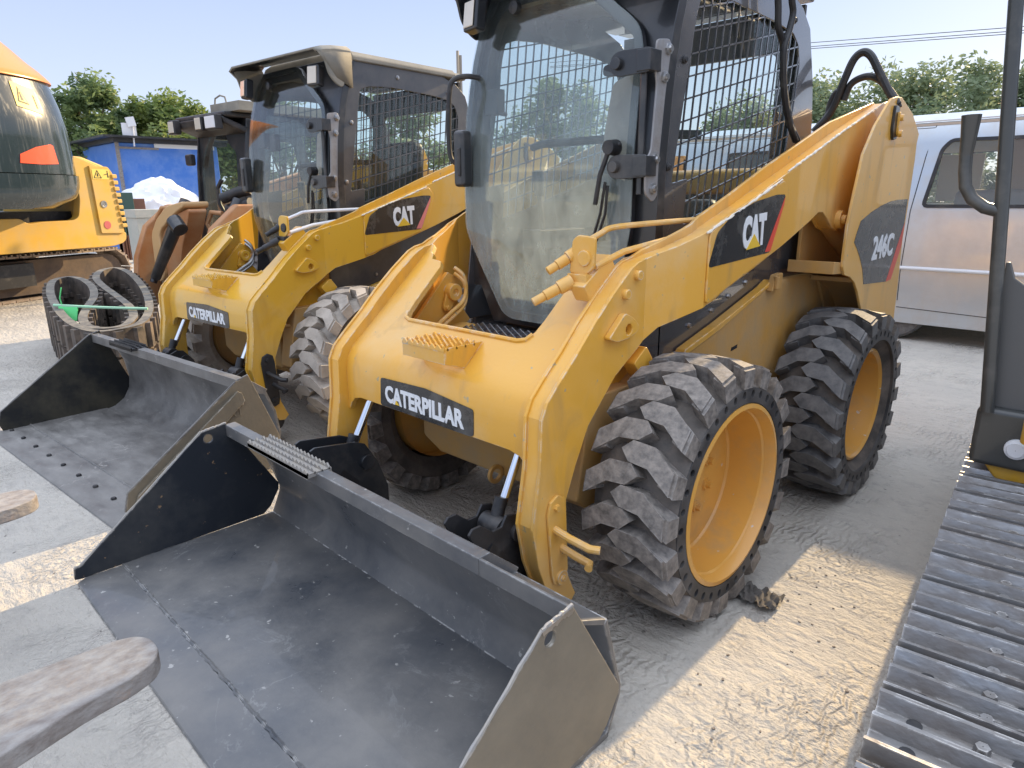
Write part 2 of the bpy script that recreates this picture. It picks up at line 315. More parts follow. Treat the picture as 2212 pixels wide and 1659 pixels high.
def inset(poly, d):
    out = []; n = len(poly); ar = sum(poly[i - 1][0] * poly[i][1] - poly[i][0] * poly[i - 1][1] for i in range(n)); sg = 1 if ar > 0 else -1
    for i in range(n):
        a, b, c = Vector(poly[i - 1]), Vector(poly[i]), Vector(poly[(i + 1) % n])
        e1 = (b - a).normalized(); e2 = (c - b).normalized()
        n1 = Vector((-e1.y, e1.x)) * sg; n2 = Vector((-e2.y, e2.x)) * sg; nn = (n1 + n2); nn = nn / max(.5, nn.length ** 2 / 2) if nn.length else n1
        q = b + nn * d; out.append((q.x, q.y))
    return out
def armx(y):
    t = min(1, max(0, (y + .10) / .21)); return .08 * t
def wheel(root, st, side, cy, rear):
    s = side; c = .69; TH = 2 * math.pi
    rimlip = .288 if not rear else .245
    rim = MB()
    if not rear: pr = [(.288, .11), (.288, .143), (.274, .146), (.268, .128), (.264, .11), (.259, .104), (.255, .06), (.252, .02), (.249, -.006), (.244, -.014), (.080, -.014), (.078, -.018), (.076, -.014), (.074, -.006), (.045, -.004), (0.001, -.004)]
    else: pr = [(.245, .06), (.249, .108), (.238, .112), (.228, .10), (.224, .06), (.215, .03), (.205, -.05), (.19, -.078), (.10, -.08), (.09, -.065), (.001, -.065)]
    rim.lathe([(a, s * (c + b)) for a, b in pr], (0, cy, .41), 0, 56)
    rim.lathe([(.24, s * (c - .14)), (.24, s * (c - .08)), (.16, s * (c - .10)), (.001, s * (c - .10))], (0, cy, .41), 0, 40)
    ro = rim.build('wheel', st['rim'], root, ang=25)
    for k in range(8):
        nb = MB(); dd = .0 if not rear else -.055
        a = TH * (k + .5) / 8; y, z = cy + .112 * math.cos(a), .41 + .112 * math.sin(a)
        nb.lathe([(.001, s * (c + dd + .010)), (.011, s * (c + dd + .010)), (.013, s * (c + dd - .016))], (0, y, z), 0, 6)
        nb.lathe([(.0, s * (c + dd - .006)), (.019, s * (c + dd - .006)), (.021, s * (c + dd - .016))], (0, y, z), 0, 14)
        nb.build('lug_nut', st['rim'], ro)
    ty = MB(); R0 = .360
    prof = [(rimlip, .11), (.289 if not rear else .25, .136 if not rear else .095), (.30, .139), (.304, .098), (.331, .098), (.337, .140), (.345, .126), (.352, .112), (R0, .095), (R0 + .004, .0), (R0, -.095), (.352, -.112), (.337, -.140), (.29, -.138), (.25, -.11)]
    ty.lathe([(a, s * (c + b)) for a, b in prof], (0, cy, .41), 0, 80, closed=True, mi=1)
    NL = 20; pitch = TH / NL
    def put(poly, r0, r1, drf, th0):
        n = len(poly); ca = sum(q[0] for q in poly) / n; cs = sum(q[1] for q in poly) / n; vs = []
        for lvl, (rr, k) in enumerate(((r0, 1.0), (r1, drf))):
            for (a, b) in poly:
                a2, b2 = ca + (a - ca) * k, cs + (b - cs) * k
                crown = rr - (.010 * (abs(a2) / .14) ** 2 if lvl else 0)
                t = th0 + b2 / .40
                vs.append((s * (c + a2), cy - crown * math.cos(t), .41 + crown * math.sin(t)))
        fs = [tuple(range(n)), tuple(range(2 * n - 1, n - 1, -1))] + [(i, i + n, (i + 1) % n + n, (i + 1) % n) for i in range(n)]
        ty.add(vs, fs)
    for k in range(NL):
        for g, off in ((1, 0), (-1, .5)):
            j = random.uniform(-.002, .002)
            q = [(.138, -.006 + j), (.060, .050), (-.006, .056), (-.040, .088), (-.010, .118), (.064, .114), (.138, .060)]
            q = [(a * g, b) for a, b in q]
            put(q, R0 - .01, .4125, .965, pitch * (k + off))
            put([(g * .095, .016), (g * .1445, -.010), (g * .1445, .058), (g * .095, .090)], .338, .4045, .975, pitch * (k + off))
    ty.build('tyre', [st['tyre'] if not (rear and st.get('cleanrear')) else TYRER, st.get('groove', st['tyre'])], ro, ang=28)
    if st.get('holes', True):
        hs = [[(cy + .3185 * math.cos(t) + .013 * math.cos(t) * math.cos(p_) - .0105 * math.sin(t) * math.sin(p_), .41 + .3185 * math.sin(t) + .013 * math.sin(t) * math.cos(p_) + .0105 * math.cos(t) * math.sin(p_)) for p_ in [TH * i / 10 for i in range(10)]] for t in [TH * k / 36 for k in range(36)]]
        plate('sidewall', circ(cy, .41, .3365, 72), 0, s * .814, s * .8335, SIDEW, ro, holes=hs + [circ(cy, .41, .291, 72)], bevel=0)
    return ro
def decal_tri(mb, pts, x): pass

def loader(name, label, loc, rot, st):
    root = tag(empty(name, loc, rot), label, 'skid steer loader', 'yellow skid steer loaders parked in a row')
    Y, YD = st['yel'], st['yeld']
    lift = st.get('lift', 0)
    # ---- chassis
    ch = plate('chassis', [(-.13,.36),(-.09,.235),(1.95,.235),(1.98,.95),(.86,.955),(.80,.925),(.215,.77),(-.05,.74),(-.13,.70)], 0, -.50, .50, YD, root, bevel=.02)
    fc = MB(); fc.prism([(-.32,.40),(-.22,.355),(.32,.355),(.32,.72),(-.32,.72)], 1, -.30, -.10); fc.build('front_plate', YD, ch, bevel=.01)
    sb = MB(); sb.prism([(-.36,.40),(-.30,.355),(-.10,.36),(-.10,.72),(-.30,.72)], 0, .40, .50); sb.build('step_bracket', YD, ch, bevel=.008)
    bd = MB(); bd.box(-.5, .5, 1.30, 2.02, .95, 1.30); bd.box(-.46, .46, 1.34, 1.98, 1.30, 1.42)
    bd.build('engine_hood', Y, root, bevel=.03)
    mb = MB(); mb.prism([(.14,.70),(1.30,.70),(1.30,1.10),(.5,1.06),(.20,.86),(.14,.80)], 0, -.30, .30)
    for s in (-1, 1): mb.prism([(.10,.72),(1.30,.72),(1.30,1.30),(.5,1.24),(.10,1.02)], 0, s * .445, s * .465)
    mb.prism([(-.03,.62),(.02,.72),(.12,.72),(.12,1.0),(-.03,1.0)], 0, .445, .465)
    lb = mb.build('lower_cab_tub', st['cabp'], root, bevel=.006)
    bo = MB()
    for (y, z) in ((.456,.885),(.581,.925),(.715,.965),(.30,.85)):
        bo.lathe([(.001,.474),(.008,.474),(.010,.465)], (0, y, z), 0, 8)
    build_each(bo, 'bolt', STEEL, lb)
    for s in (1, -1):
        rg = MB(); rg.prism([(.20,.755),(.215,.782),(.46,.842),(.80,.938),(.87,.965),(.87,.945),(.46,.818)], 0, s * .47, s * .508); rg.build('ledge', Y, root, bevel=.004)
        sk = MB(); sk.prism([(.568,.717),(.615,.722),(.618,.735),(.572,.73)], 0, s * .4985, s * .502); sk.build('slot', RUB, root)
        lt = MB(); lt.prism(rnd([(.83,.92),(.925,.925),(.927,.99),(.86,.985)], .01), 0, s * .50, s * .525); lt.tube([(s * .53, .86, .93), (s * .53, .86, .98)], .012); lt.build('latch', YD, root, bevel=.004)
        # rear tower: outer plate with wheel arch, inner plate and webs
        TW = [(1.480,1.690),(1.42,1.678),(1.389,1.660),(1.261,1.563),(1.162,1.45),(1.109,1.271),(1.085,1.172),(1.083,1.06),(1.087,1.01),(1.12,.975),(1.186,.962),(1.25,.935),(1.31,.885),(1.386,.80),(1.43,.72),(1.50,.55),(1.66,.50),(1.90,.50),(1.905,.70),(1.893,.851),(1.86,1.074),(1.869,1.271),(1.870,1.45),(1.862,1.52),(1.875,1.565),(1.74,1.64),(1.55,1.693)]
        t = plate('rear_tower', TW, 0, s * .688, s * .70, Y, root, bevel=.003)
        mb = MB(); mb.prism([(1.10,.98),(1.10,1.25),(1.35,1.55),(1.85,1.50),(1.87,.50),(1.70,.50),(1.45,.80),(1.30,.98)], 0, s * .50, s * .515)
        mb.prism([(1.02,.985),(1.30,.97),(1.50,.955),(1.50,.97),(1.30,1.01),(1.02,1.035)], 0, s * .50, s * .688)
        mb.prism([(1.835,.50),(1.865,.50),(1.84,1.1),(1.85,1.52),(1.82,1.52),(1.81,1.1)], 0, s * .50, s * .69)
        ar = [(1.24 + .50 * math.cos(R(a)), .41 + .52 * math.sin(R(a))) for a in range(15, 86, 7)]; ar2 = [(1.24 + .52 * math.cos(R(a)), .41 + .54 * math.sin(R(a))) for a in range(85, 14, -7)]
        mb.prism(ar + ar2, 0, s * .50, s * .688)
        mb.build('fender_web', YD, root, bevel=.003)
        # pin lock plate
        lk = MB(); lk.prism(rnd([(1.450,1.655),(1.500,1.650),(1.512,1.60),(1.495,1.56),(1.515,1.525),(1.47,1.515),(1.445,1.56)], .012), 0, s * .700, s * .712)
        lk.build('pin_lock', BLK, t, bevel=.002)
        l2 = MB(); l2.prism(rnd([(1.478,1.632),(1.512,1.62),(1.53,1.56),(1.515,1.528),(1.485,1.54)], .012), 0, s * .712, s * .722)
        for (y, z) in ((1.497, 1.606), (1.505, 1.543)): l2.lathe([(.001, s * .733), (.013, s * .733), (.015, s * .72)], (0, y, z), 0, 8)
        l2.build('lock_bracket', Y, t, bevel=.002)
        if s > 0:
            D = [(1.842,1.272),(1.68,1.270),(1.572,1.263),(1.45,1.245),(1.345,1.223),(1.227,1.189),(1.195,1.14),(1.178,1.105),(1.225,1.075),(1.262,1.045),(1.30,1.01),(1.324,.985),(1.345,.95),(1.365,.915),(1.68,.898),(1.755,.903),(1.846,1.06)]
            d = plate('model_decal', [(a, b) for a, b in D], 0, .7005, .7013, DECAL, t)
            plate('decal_stripe', [(1.68,.898),(1.752,.902),(1.845,1.055),(1.848,1.165)], 0, .7013, .7019, st['red'], d)
            text('model_number', '246C', WHITE, d, frame((.7022, 1.425, 1.012), (0, 1, .02), (0, -.03, 1)), .108, w_=.285, bold=.035)
    # ---- lift arms
    arms = []
    piv = Vector((0, 1.50, 1.60))
    def LA(o):
        if lift:
            o.matrix_basis = Matrix.Translation(piv) @ Matrix.Rotation(-lift, 4, 'X') @ Matrix.Translation(-piv)
        return o
    cuts = [(1, -.10), (1, .11)]
    mats = Y
    whole = []
    for s in (1, -1):
        wp = lambda x, y, z, s=s: (x + s * armx(y), y, z)
        a = LA(plate('lift_arm', ARM, 0, s * .528, s * .540, Y, root, cuts=cuts, warp=wp, bevel=.003, ang=12))
        plate('arm_core', inset(ARM, .007), 0, s * .482, s * .528, Y, a, cuts=cuts, warp=wp, ang=20)
        INR = [q if not (.11 < q[0] < 1.6 and q[1] > 1.1 + .0 * q[0] and q in ARM[32:39]) else (q[0], q[1] + .045) for q in ARM]
        RZ = {33: .04, 34: .04, 35: .04, 36: .032, 37: .026, 38: .02, 39: .014, 40: .008}
        INR = [(y_, z_ + RZ.get(i, 0)) for i, (y_, z_) in enumerate(ARM)]
        plate('inner_plate', INR, 0, s * .470, s * .482, Y, a, cuts=cuts, warp=wp, bevel=.003, ang=12)
        ov = plate('reinforcement', rnd([(.112,.962),(.235,1.0),(.56,1.094),(.605,1.13),(.655,1.30),(.62,1.348),(.345,1.262),(.152,1.201),(.112,1.184)], .02, 3), 0, s * .620, s * .628, Y, a, bevel=.003)
        if s > 0:
            DC = rnd([(.108,1.078),(.545,1.100),(.625,1.262),(.632,1.298),(.557,1.297),(.40,1.275),(.246,1.237),(.152,1.184)], .018, 3)
            d = plate('arm_decal', DC, 0, .6283, .6290, DECAL, a)
            plate('decal_stripe', [(.503,1.1035),(.545,1.1035),(.624,1.262),(.628,1.29)], 0, .6290, .6296, st['red'], d)
            text('brand_lettering', 'CAT', WHITE, d, sheared((.6298, .325, 1.118), (0, 1, .075), (0, -.04, 1)), .110, w_=.168, bold=.055)
            tr = MB(); tr.prism([(.352,1.119),(.455,1.127),(.402,1.170)], 0, .6308, .6322); tr.build('triangle', TRI, d)
            tr = MB(); tr.prism([(.342,1.1135),(.466,1.1225),(.402,1.180)], 0, .6300, .6309); tr.build('triangle_edge', DECAL, d)
        if s > 0:
            for nm_, seg_ in (('weld_bead', [(.10,1.186),(.152,1.204),(.345,1.264),(.612,1.352)]), ('weld_bead', [(.66,1.378),(.866,1.445),(1.147,1.541),(1.60,1.684)])):
                pts_ = []
                for i_ in range(len(seg_) - 1):
                    n_ = max(2, int(math.dist(seg_[i_], seg_[i_ + 1]) / .012))
                    for j_ in range(n_): t_ = j_ / n_; pts_.append((s * (.54 + armx(seg_[i_][0] + (seg_[i_ + 1][0] - seg_[i_][0]) * t_) + (.006 if seg_[0][0] < .5 else -.002)) + random.uniform(-.0012, .0012), seg_[i_][0] + (seg_[i_ + 1][0] - seg_[i_][0]) * t_, seg_[i_][1] + (seg_[i_ + 1][1] - seg_[i_][1]) * t_ + random.uniform(-.0012, .0012)))
                wb_ = MB(); wb_.tube(pts_, [random.uniform(.0025, .0055) for _ in pts_], 6); wb_.build(nm_, CHIP, a)
        bo = MB()
        for (y, z) in ((-.149,1.072),(-.207,1.022)):
            bo.lathe([(.001, s * .556), (.013, s * .556), (.015, s * .553), (.015, s * .540)], (0, y, z), 0, 14)
        bo.lathe([(.001, s * .655), (.018, s * .655), (.020, s * .640), (.036, s * .640), (.038, s * .620)], (0, 1.195, 1.195), 0, 24)
        build_each(bo, 'bolt', Y, a)
        plate('tie_down_lug', rnd([(-.228,.972),(-.305,.905),(-.263,.890),(-.209,.893),(-.164,.907),(-.153,.924),(-.185,.952)], .012), 0, s * .540, s * .562, Y, a, holes=[circ(-.208, .921, .016, 14)], bevel=.003)
        LB = [(-.545,.44),(-.535,.475),(-.505,.49),(-.475,.475),(-.467,.44),(-.455,.24),(-.462,.205),(-.490,.195),(-.515,.21),(-.525,.24)]
        lb2 = plate('latch_plate', LB, 0, s * .540, s * .550, st['latch'], a, bevel=.003)
        h = MB()
        h.tube([(s * .545, -.515, .388), (s * .60, -.512, .377), (s * .665, -.505, .367), (s * .69, -.49, .366)], .012)
        h.tube([(s * .545, -.485, .32), (s * .60, -.48, .308), (s * .645, -.475, .300), (s * .655, -.495, .298)], .012)
        h.lathe([(.001, s * .558), (.022, s * .558), (.024, s * .548)], (0, -.487, .225), 0, 20); h.lathe([(.001, s * .566), (.008, s * .566), (.010, s * .556)], (0, -.487, .225), 0, 12)
        h.lathe([(.001, s * .560), (.010, s * .560), (.011, s * .548)], (0, -.512, .455), 0, 6)
        h.build('latch_handle', Y if st['latch'] is Y else BLKM, lb2)
        bl = MB(); bl.prism(rnd([(-.135,.80),(-.07,.845),(-.025,.79),(-.085,.742)], .01), 0, s * .485, s * .535); bl.build('stopper', Y, a, bevel=.003)
    # cross member (bent sheet)
    pf = [(-.53,.50),(-.53,.665),(-.5275,.70),(-.517,.735),(-.497,.766),(-.463,.795),(-.378,.869),(-.09,1.125)]
    S = [0]
    for i in range(1, len(pf)): S.append(S[-1] + math.dist(pf[i - 1], pf[i]))
    def sp(z): 
        for i in range(1, len(pf)):
            if z <= pf[i][1]: return S[i - 1] + (S[i] - S[i - 1]) * (z - pf[i - 1][1]) / (pf[i][1] - pf[i - 1][1])
        return S[-1]
    def wpx(x, y, z):
        for i in range(1, len(pf)):
            if y <= S[i] + 1e-6 or i == len(pf) - 1:
                t = (y - S[i - 1]) / (S[i] - S[i - 1]); a, b = pf[i - 1], pf[i]; d = Vector((b[0] - a[0], b[1] - a[1])).normalized()
                return (x, a[0] + (b[0] - a[0]) * t + d.y * z, a[1] + (b[1] - a[1]) * t - d.x * z)
    half = [(.472, sp(.53)), (.462, sp(.53)), (.449, sp(.556)), (.425, sp(.578)), (.385, sp(.587)), (0, sp(.587))]
    up = [(.472, sp(1.12)), (.455, sp(1.115)), (.438, sp(1.09)), (.42, sp(1.085)), (.405, sp(1.068)), (.345, sp(1.062)), (.325, sp(1.045)), (.318, sp(.93)), (.312, sp(.90)), (.295, sp(.878)), (.27, sp(.872)), (0, sp(.872))]
    outl = half + [(-a, b) for a, b in half[::-1][1:]] + [(-a, b) for a, b in up] + [q for q in up[::-1][1:]]
    cm = LA(plate('cross_member', outl, 2, 0, .022, Y, root, cuts=[(1, q) for q in S[1:-1]], warp=wpx, bevel=.003, ang=22))
    lp_ = MB(); lp_.tube([(-.312,-.352,.893),(-.300,-.370,.878),(-.27,-.377,.872),(.27,-.377,.872),(.300,-.370,.878),(.312,-.352,.893)], .0075, 8); lp_.build('opening_lip', Y, cm)
    back = MB(); back.box(-.47, .47, -.505, -.30, .59, .61); back.prism([(-.505,.60),(-.30,.60),(-.36,.84)], 0, -.32, .32); back.build('cross_tube', YD, cm, bevel=.01)
    sg = MB(); sg.prism(rnd([(-.256,.590),(.214,.588),(.232,.594),(.234,.678),(0,.700),(-.247,.692)], .012), 1, -.5305, -.5318)
    sg = sg.build('name_sign', DECAL, cm)
    text('sign_lettering', 'CATERPILLAR', WHITE, sg, frame((-.222, -.5322, .609), (1, 0, -.012), (0, 0, 1)), .062, w_=.412, bold=.040)
    tr = MB(); tr.prism([(-.195,.610),(-.142,.610),(-.168,.633)], 1, -.5328, -.5336); tr.build('triangle', TRI, sg)
    tr = MB(); tr.prism([(-.201,.6075),(-.136,.6075),(-.168,.638)], 1, -.5324, -.5329); tr.build('triangle_edge', DECAL, sg)
    # step on the cross member: sides, serrated grate
    n = Vector((0, -.6636, .748)); d = Vector((0, .748, .6636))
    stp = MB()
    x0, x1 = -.07, .14
    q0 = Vector((0, -.482, .779)); q1 = Vector((0, -.385, .864))
    for (xa, xb) in ((x0, x0 + .006), (x1 - .006, x1)):
        stp.prism([(-.478,.782),(-.556,.806),(-.556,.856),(-.400,.856)], 0, xa, xb)
    stp.box(x0, x1, -.560, -.554, .806, .852)
    for i in range(4):
        yy = -.545 + i * .036
        pts = [];
        NT = 15
        for k in range(NT + 1):
            xx = x0 + (x1 - x0) * k / NT; pts.append((xx, .860 + (.006 if k % 2 else -.006)))
        stp.prism([(x0, .846)] + pts + [(x1, .846)], 1, yy - .004, yy + .004)
        stp.prism([(x0, .846)] + pts + [(x1, .846)], 1, -.562, -.556) if i == 0 else None
    stp.build('step', st.get('step', Y), cm, bevel=.0015, ang=40)
    # quick couplers on right arm + grab rail
    if True:
        ms = MB(); ms.box(-.028, .028, -.09, .06, -.030, .028, M=Matrix.Translation((.447, -.225, 1.075)) @ Matrix.Rotation(.60, 4, 'X'))
        ms.prism(rnd([(.395,1.08),(.455,1.075),(.485,1.10),(.487,1.185),(.425,1.19),(.405,1.175)], .01), 1, -.285, -.272)
        ms.build('coupler_bracket', Y, cm, bevel=.004)
        qc = MB()
        qc.lathe([(.001,-.292),(.022,-.292),(.024,-.285)], (.452, 0, 1.125), 1, 20)
        for (o_, e_) in (((.405,-.255,1.14),(.355,-.335,1.085)), ((.42,-.30,1.06),(.352,-.395,1.0))):
            o_, e_ = Vector(o_), Vector(e_); dd = e_ - o_
            qc.tube([o_, o_ + dd * .35], .021, 12); qc.tube([o_ + dd * .35, o_ + dd * .7], .016, 12); qc.tube([o_ + dd * .7, e_], .013, 12)
        qc.box(.40, .47, -.30, -.24, 1.03, 1.08)
        qc.build('hydraulic_coupler', st['qc'], cm, bevel=.002)
        rl = MB(); rl.tube(smooth([(.43,-.262,1.165),(.435,-.19,1.19),(.44,-.14,1.205),(.46,0.0,1.212),(.52,.20,1.22)]), .009)
        rl.tube([(.47,-.262,1.10),(.47,-.12,1.135),(.50,.10,1.165)], .010); rl.build('guard_rail', st['rail'], cm)
    # lever bracket and hoses seen in the opening
    for s in (-1, 1):
        br = MB()
        br.prism([(-.47,.70),(-.23,.83),(-.055,1.005),(.03,.96),(-.02,.90),(.06,.80),(-.05,.72),(-.25,.66)], 0, s * .43, s * .452)
        br.lathe([(.001, s * .405), (.012, s * .405), (.014, s * .395), (.034, s * .395), (.036, s * .43)], (0, -.045, .925), 0, 20)
        br.prism(rnd([(-.075,.935),(-.10,.865),(-.085,.845),(-.06,.85),(-.02,.92),(-.035,.945)], .012), 0, s * .412, s * .424)
        br.lathe([(.001, s * .40), (.010, s * .40), (.012, s * .412)], (0, -.08, .865), 0, 12)
        br.build('lever_bracket', Y, cm, bevel=.003)
    hs = MB()
    for o_ in (0, .022):
        hs.tube(smooth([(-.36,-.40,.70+o_), (-.37,-.22,.765+o_),(-.375,-.08,.835+o_),(-.38,-.02,.87+o_),(-.385,0.0,.92+o_),(-.39,-.01,.97+o_),(-.42,-.03,1.0+o_)]), .0085)
    build_each(hs, 'hydraulic_line', st['line'], cm)
    bk = MB(); bk.box(-.40, -.30, -.20, -.02, .70, .79, M=None); bk.prism([(-.20,.70),(-.02,.68),(.05,.76),(0,.80),(-.15,.78)], 0, -.42, -.33); bk.build('valve_block', Y, root, bevel=.012)
    # front low cross beam with tow eye
    ey = MB(); ey.lathe([(.034,.115),(.034,.128),(.020,.128),(.020,.115)], (0, -.335, .375), 0, 20, closed=True); ey.build('tow_eye', YD, root, bevel=.002)
    # tilt cylinders and coupler
    for s in (-1, 1):
        cy = MB(); cy.tube([(s * .375, -.40, .70), (s * .385, -.472, .600)], .032, 16); cyo = LA(cy.build('tilt_cylinder', RUB, root))
        rd = MB(); rd.tube([(s * .385, -.468, .61), (s * .388, -.570, .42)], .0145, 14); rd.build('piston_rod', CHROME, cyo)
        ed = MB(); ed.tube([(s * .388, -.568, .455), (s * .388, -.592, .392)], .020, 14); ed.tube([(s * .35, -.598, .375), (s * .428, -.598, .375)], .034, 18); ed.build('rod_end', RUB, cyo)
        cp = MB()
        for xx in (.33, .432):
            cp.prism([(-.60,.425),(-.56,.415),(-.505,.35),(-.47,.24),(-.47,.10),(-.60,.08),(-.66,.20),(-.70,.33),(-.745,.415),(-.73,.43),(-.70,.43),(-.655,.395),(-.62,.395)] if s > 0 and not st.get('old') else [(-.60,.425),(-.56,.415),(-.505,.35),(-.47,.24),(-.47,.10),(-.60,.08),(-.645,.20),(-.665,.33),(-.68,.39)] if st.get('old') else [(-.78,.462),(-.76,.47),(-.60,.448),(-.56,.43),(-.51,.35),(-.47,.24),(-.47,.10),(-.60,.08),(-.66,.20),(-.74,.36)], 0, s * xx, s * (xx + .009))
        cp.box(min(s * .33, s * .44), max(s * .33, s * .44), -.60, -.50, .10, .16)
        cp.tube([(s * .318, -.56, .36), (s * .455, -.56, .36)], .028, 18)
        cp.build('coupler', BLK if s < 0 else BLKM, root, bevel=.003)
        ft = MB(); ft.lathe([(.001, s * .458), (.02, s * .458), (.055, s * .462), (.062, s * .478), (.062, s * .52), (.055, s * .535), (.02, s * .54), (.001, s * .54)], (0, -.505, .135), 0, 24); ft.build('pivot_boss', RUB, root)
    # lift cylinders
    for s in (-1, 1):
        lc = MB(); lc.tube([(s * .565, 1.19, 1.19), (s * .565, 1.28, 1.15), (s * .565, 1.62, .98)], .034, 16); lc.build('lift_cylinder', YD, root)
    # hoses
    hm = MB()
    hm.tube(smooth([(.50,.70,2.10),(.50,.70,1.99),(.50,.716,1.93),(.50,.731,1.87),(.50,.775,1.83),(.50,.80,1.76),(.50,.812,1.70),(.50,.871,1.611),(.50,.923,1.551),(.50,1.0,1.50),(.50,1.08,1.44)]), .012)
    hm.tube(smooth([(.51,.79,2.10),(.51,.795,1.98),(.51,.818,1.93),(.51,.80,1.87),(.51,.77,1.80),(.51,.80,1.68),(.51,.86,1.58),(.51,.95,1.50)]), .012)
    hm.tube(smooth([(.31,1.45,1.50),(.38,1.47,1.58),(.43,1.5,1.66),(.47,1.5,1.78),(.50,1.5,1.86),(.535,1.5,1.885),(.57,1.5,1.865),(.61,1.5,1.80),(.66,1.5,1.715),(.70,1.5,1.66)]), .017)
    hm.tube(smooth([(.47,1.52,1.70),(.49,1.52,1.76),(.53,1.52,1.785),(.58,1.52,1.785),(.63,1.52,1.75),(.68,1.52,1.69),(.70,1.52,1.65)]), .015)
    hm.tube(smooth([(.41,1.5,1.60),(.42,1.5,1.69),(.44,1.5,1.735),(.465,1.5,1.735)]), .012)
    build_each(hm, 'rear_hose', mat_get(st), root) if not st.get('old') else None
    ff = MB(); ff.tube([(.30,1.3,1.44),(.35,1.38,1.50),(.385,1.43,1.56)], .022, 8); ff.build('hose_fitting', WHITEP, root)
    # wheels
    for (s, cy, rear) in ((1, 0, False), (-1, 0, False), (1, 1.24, True), (-1, 1.24, True)): wheel(root, st, s, cy, rear)
    cab(root, st)
    return root
def mat_get(st): return RUB

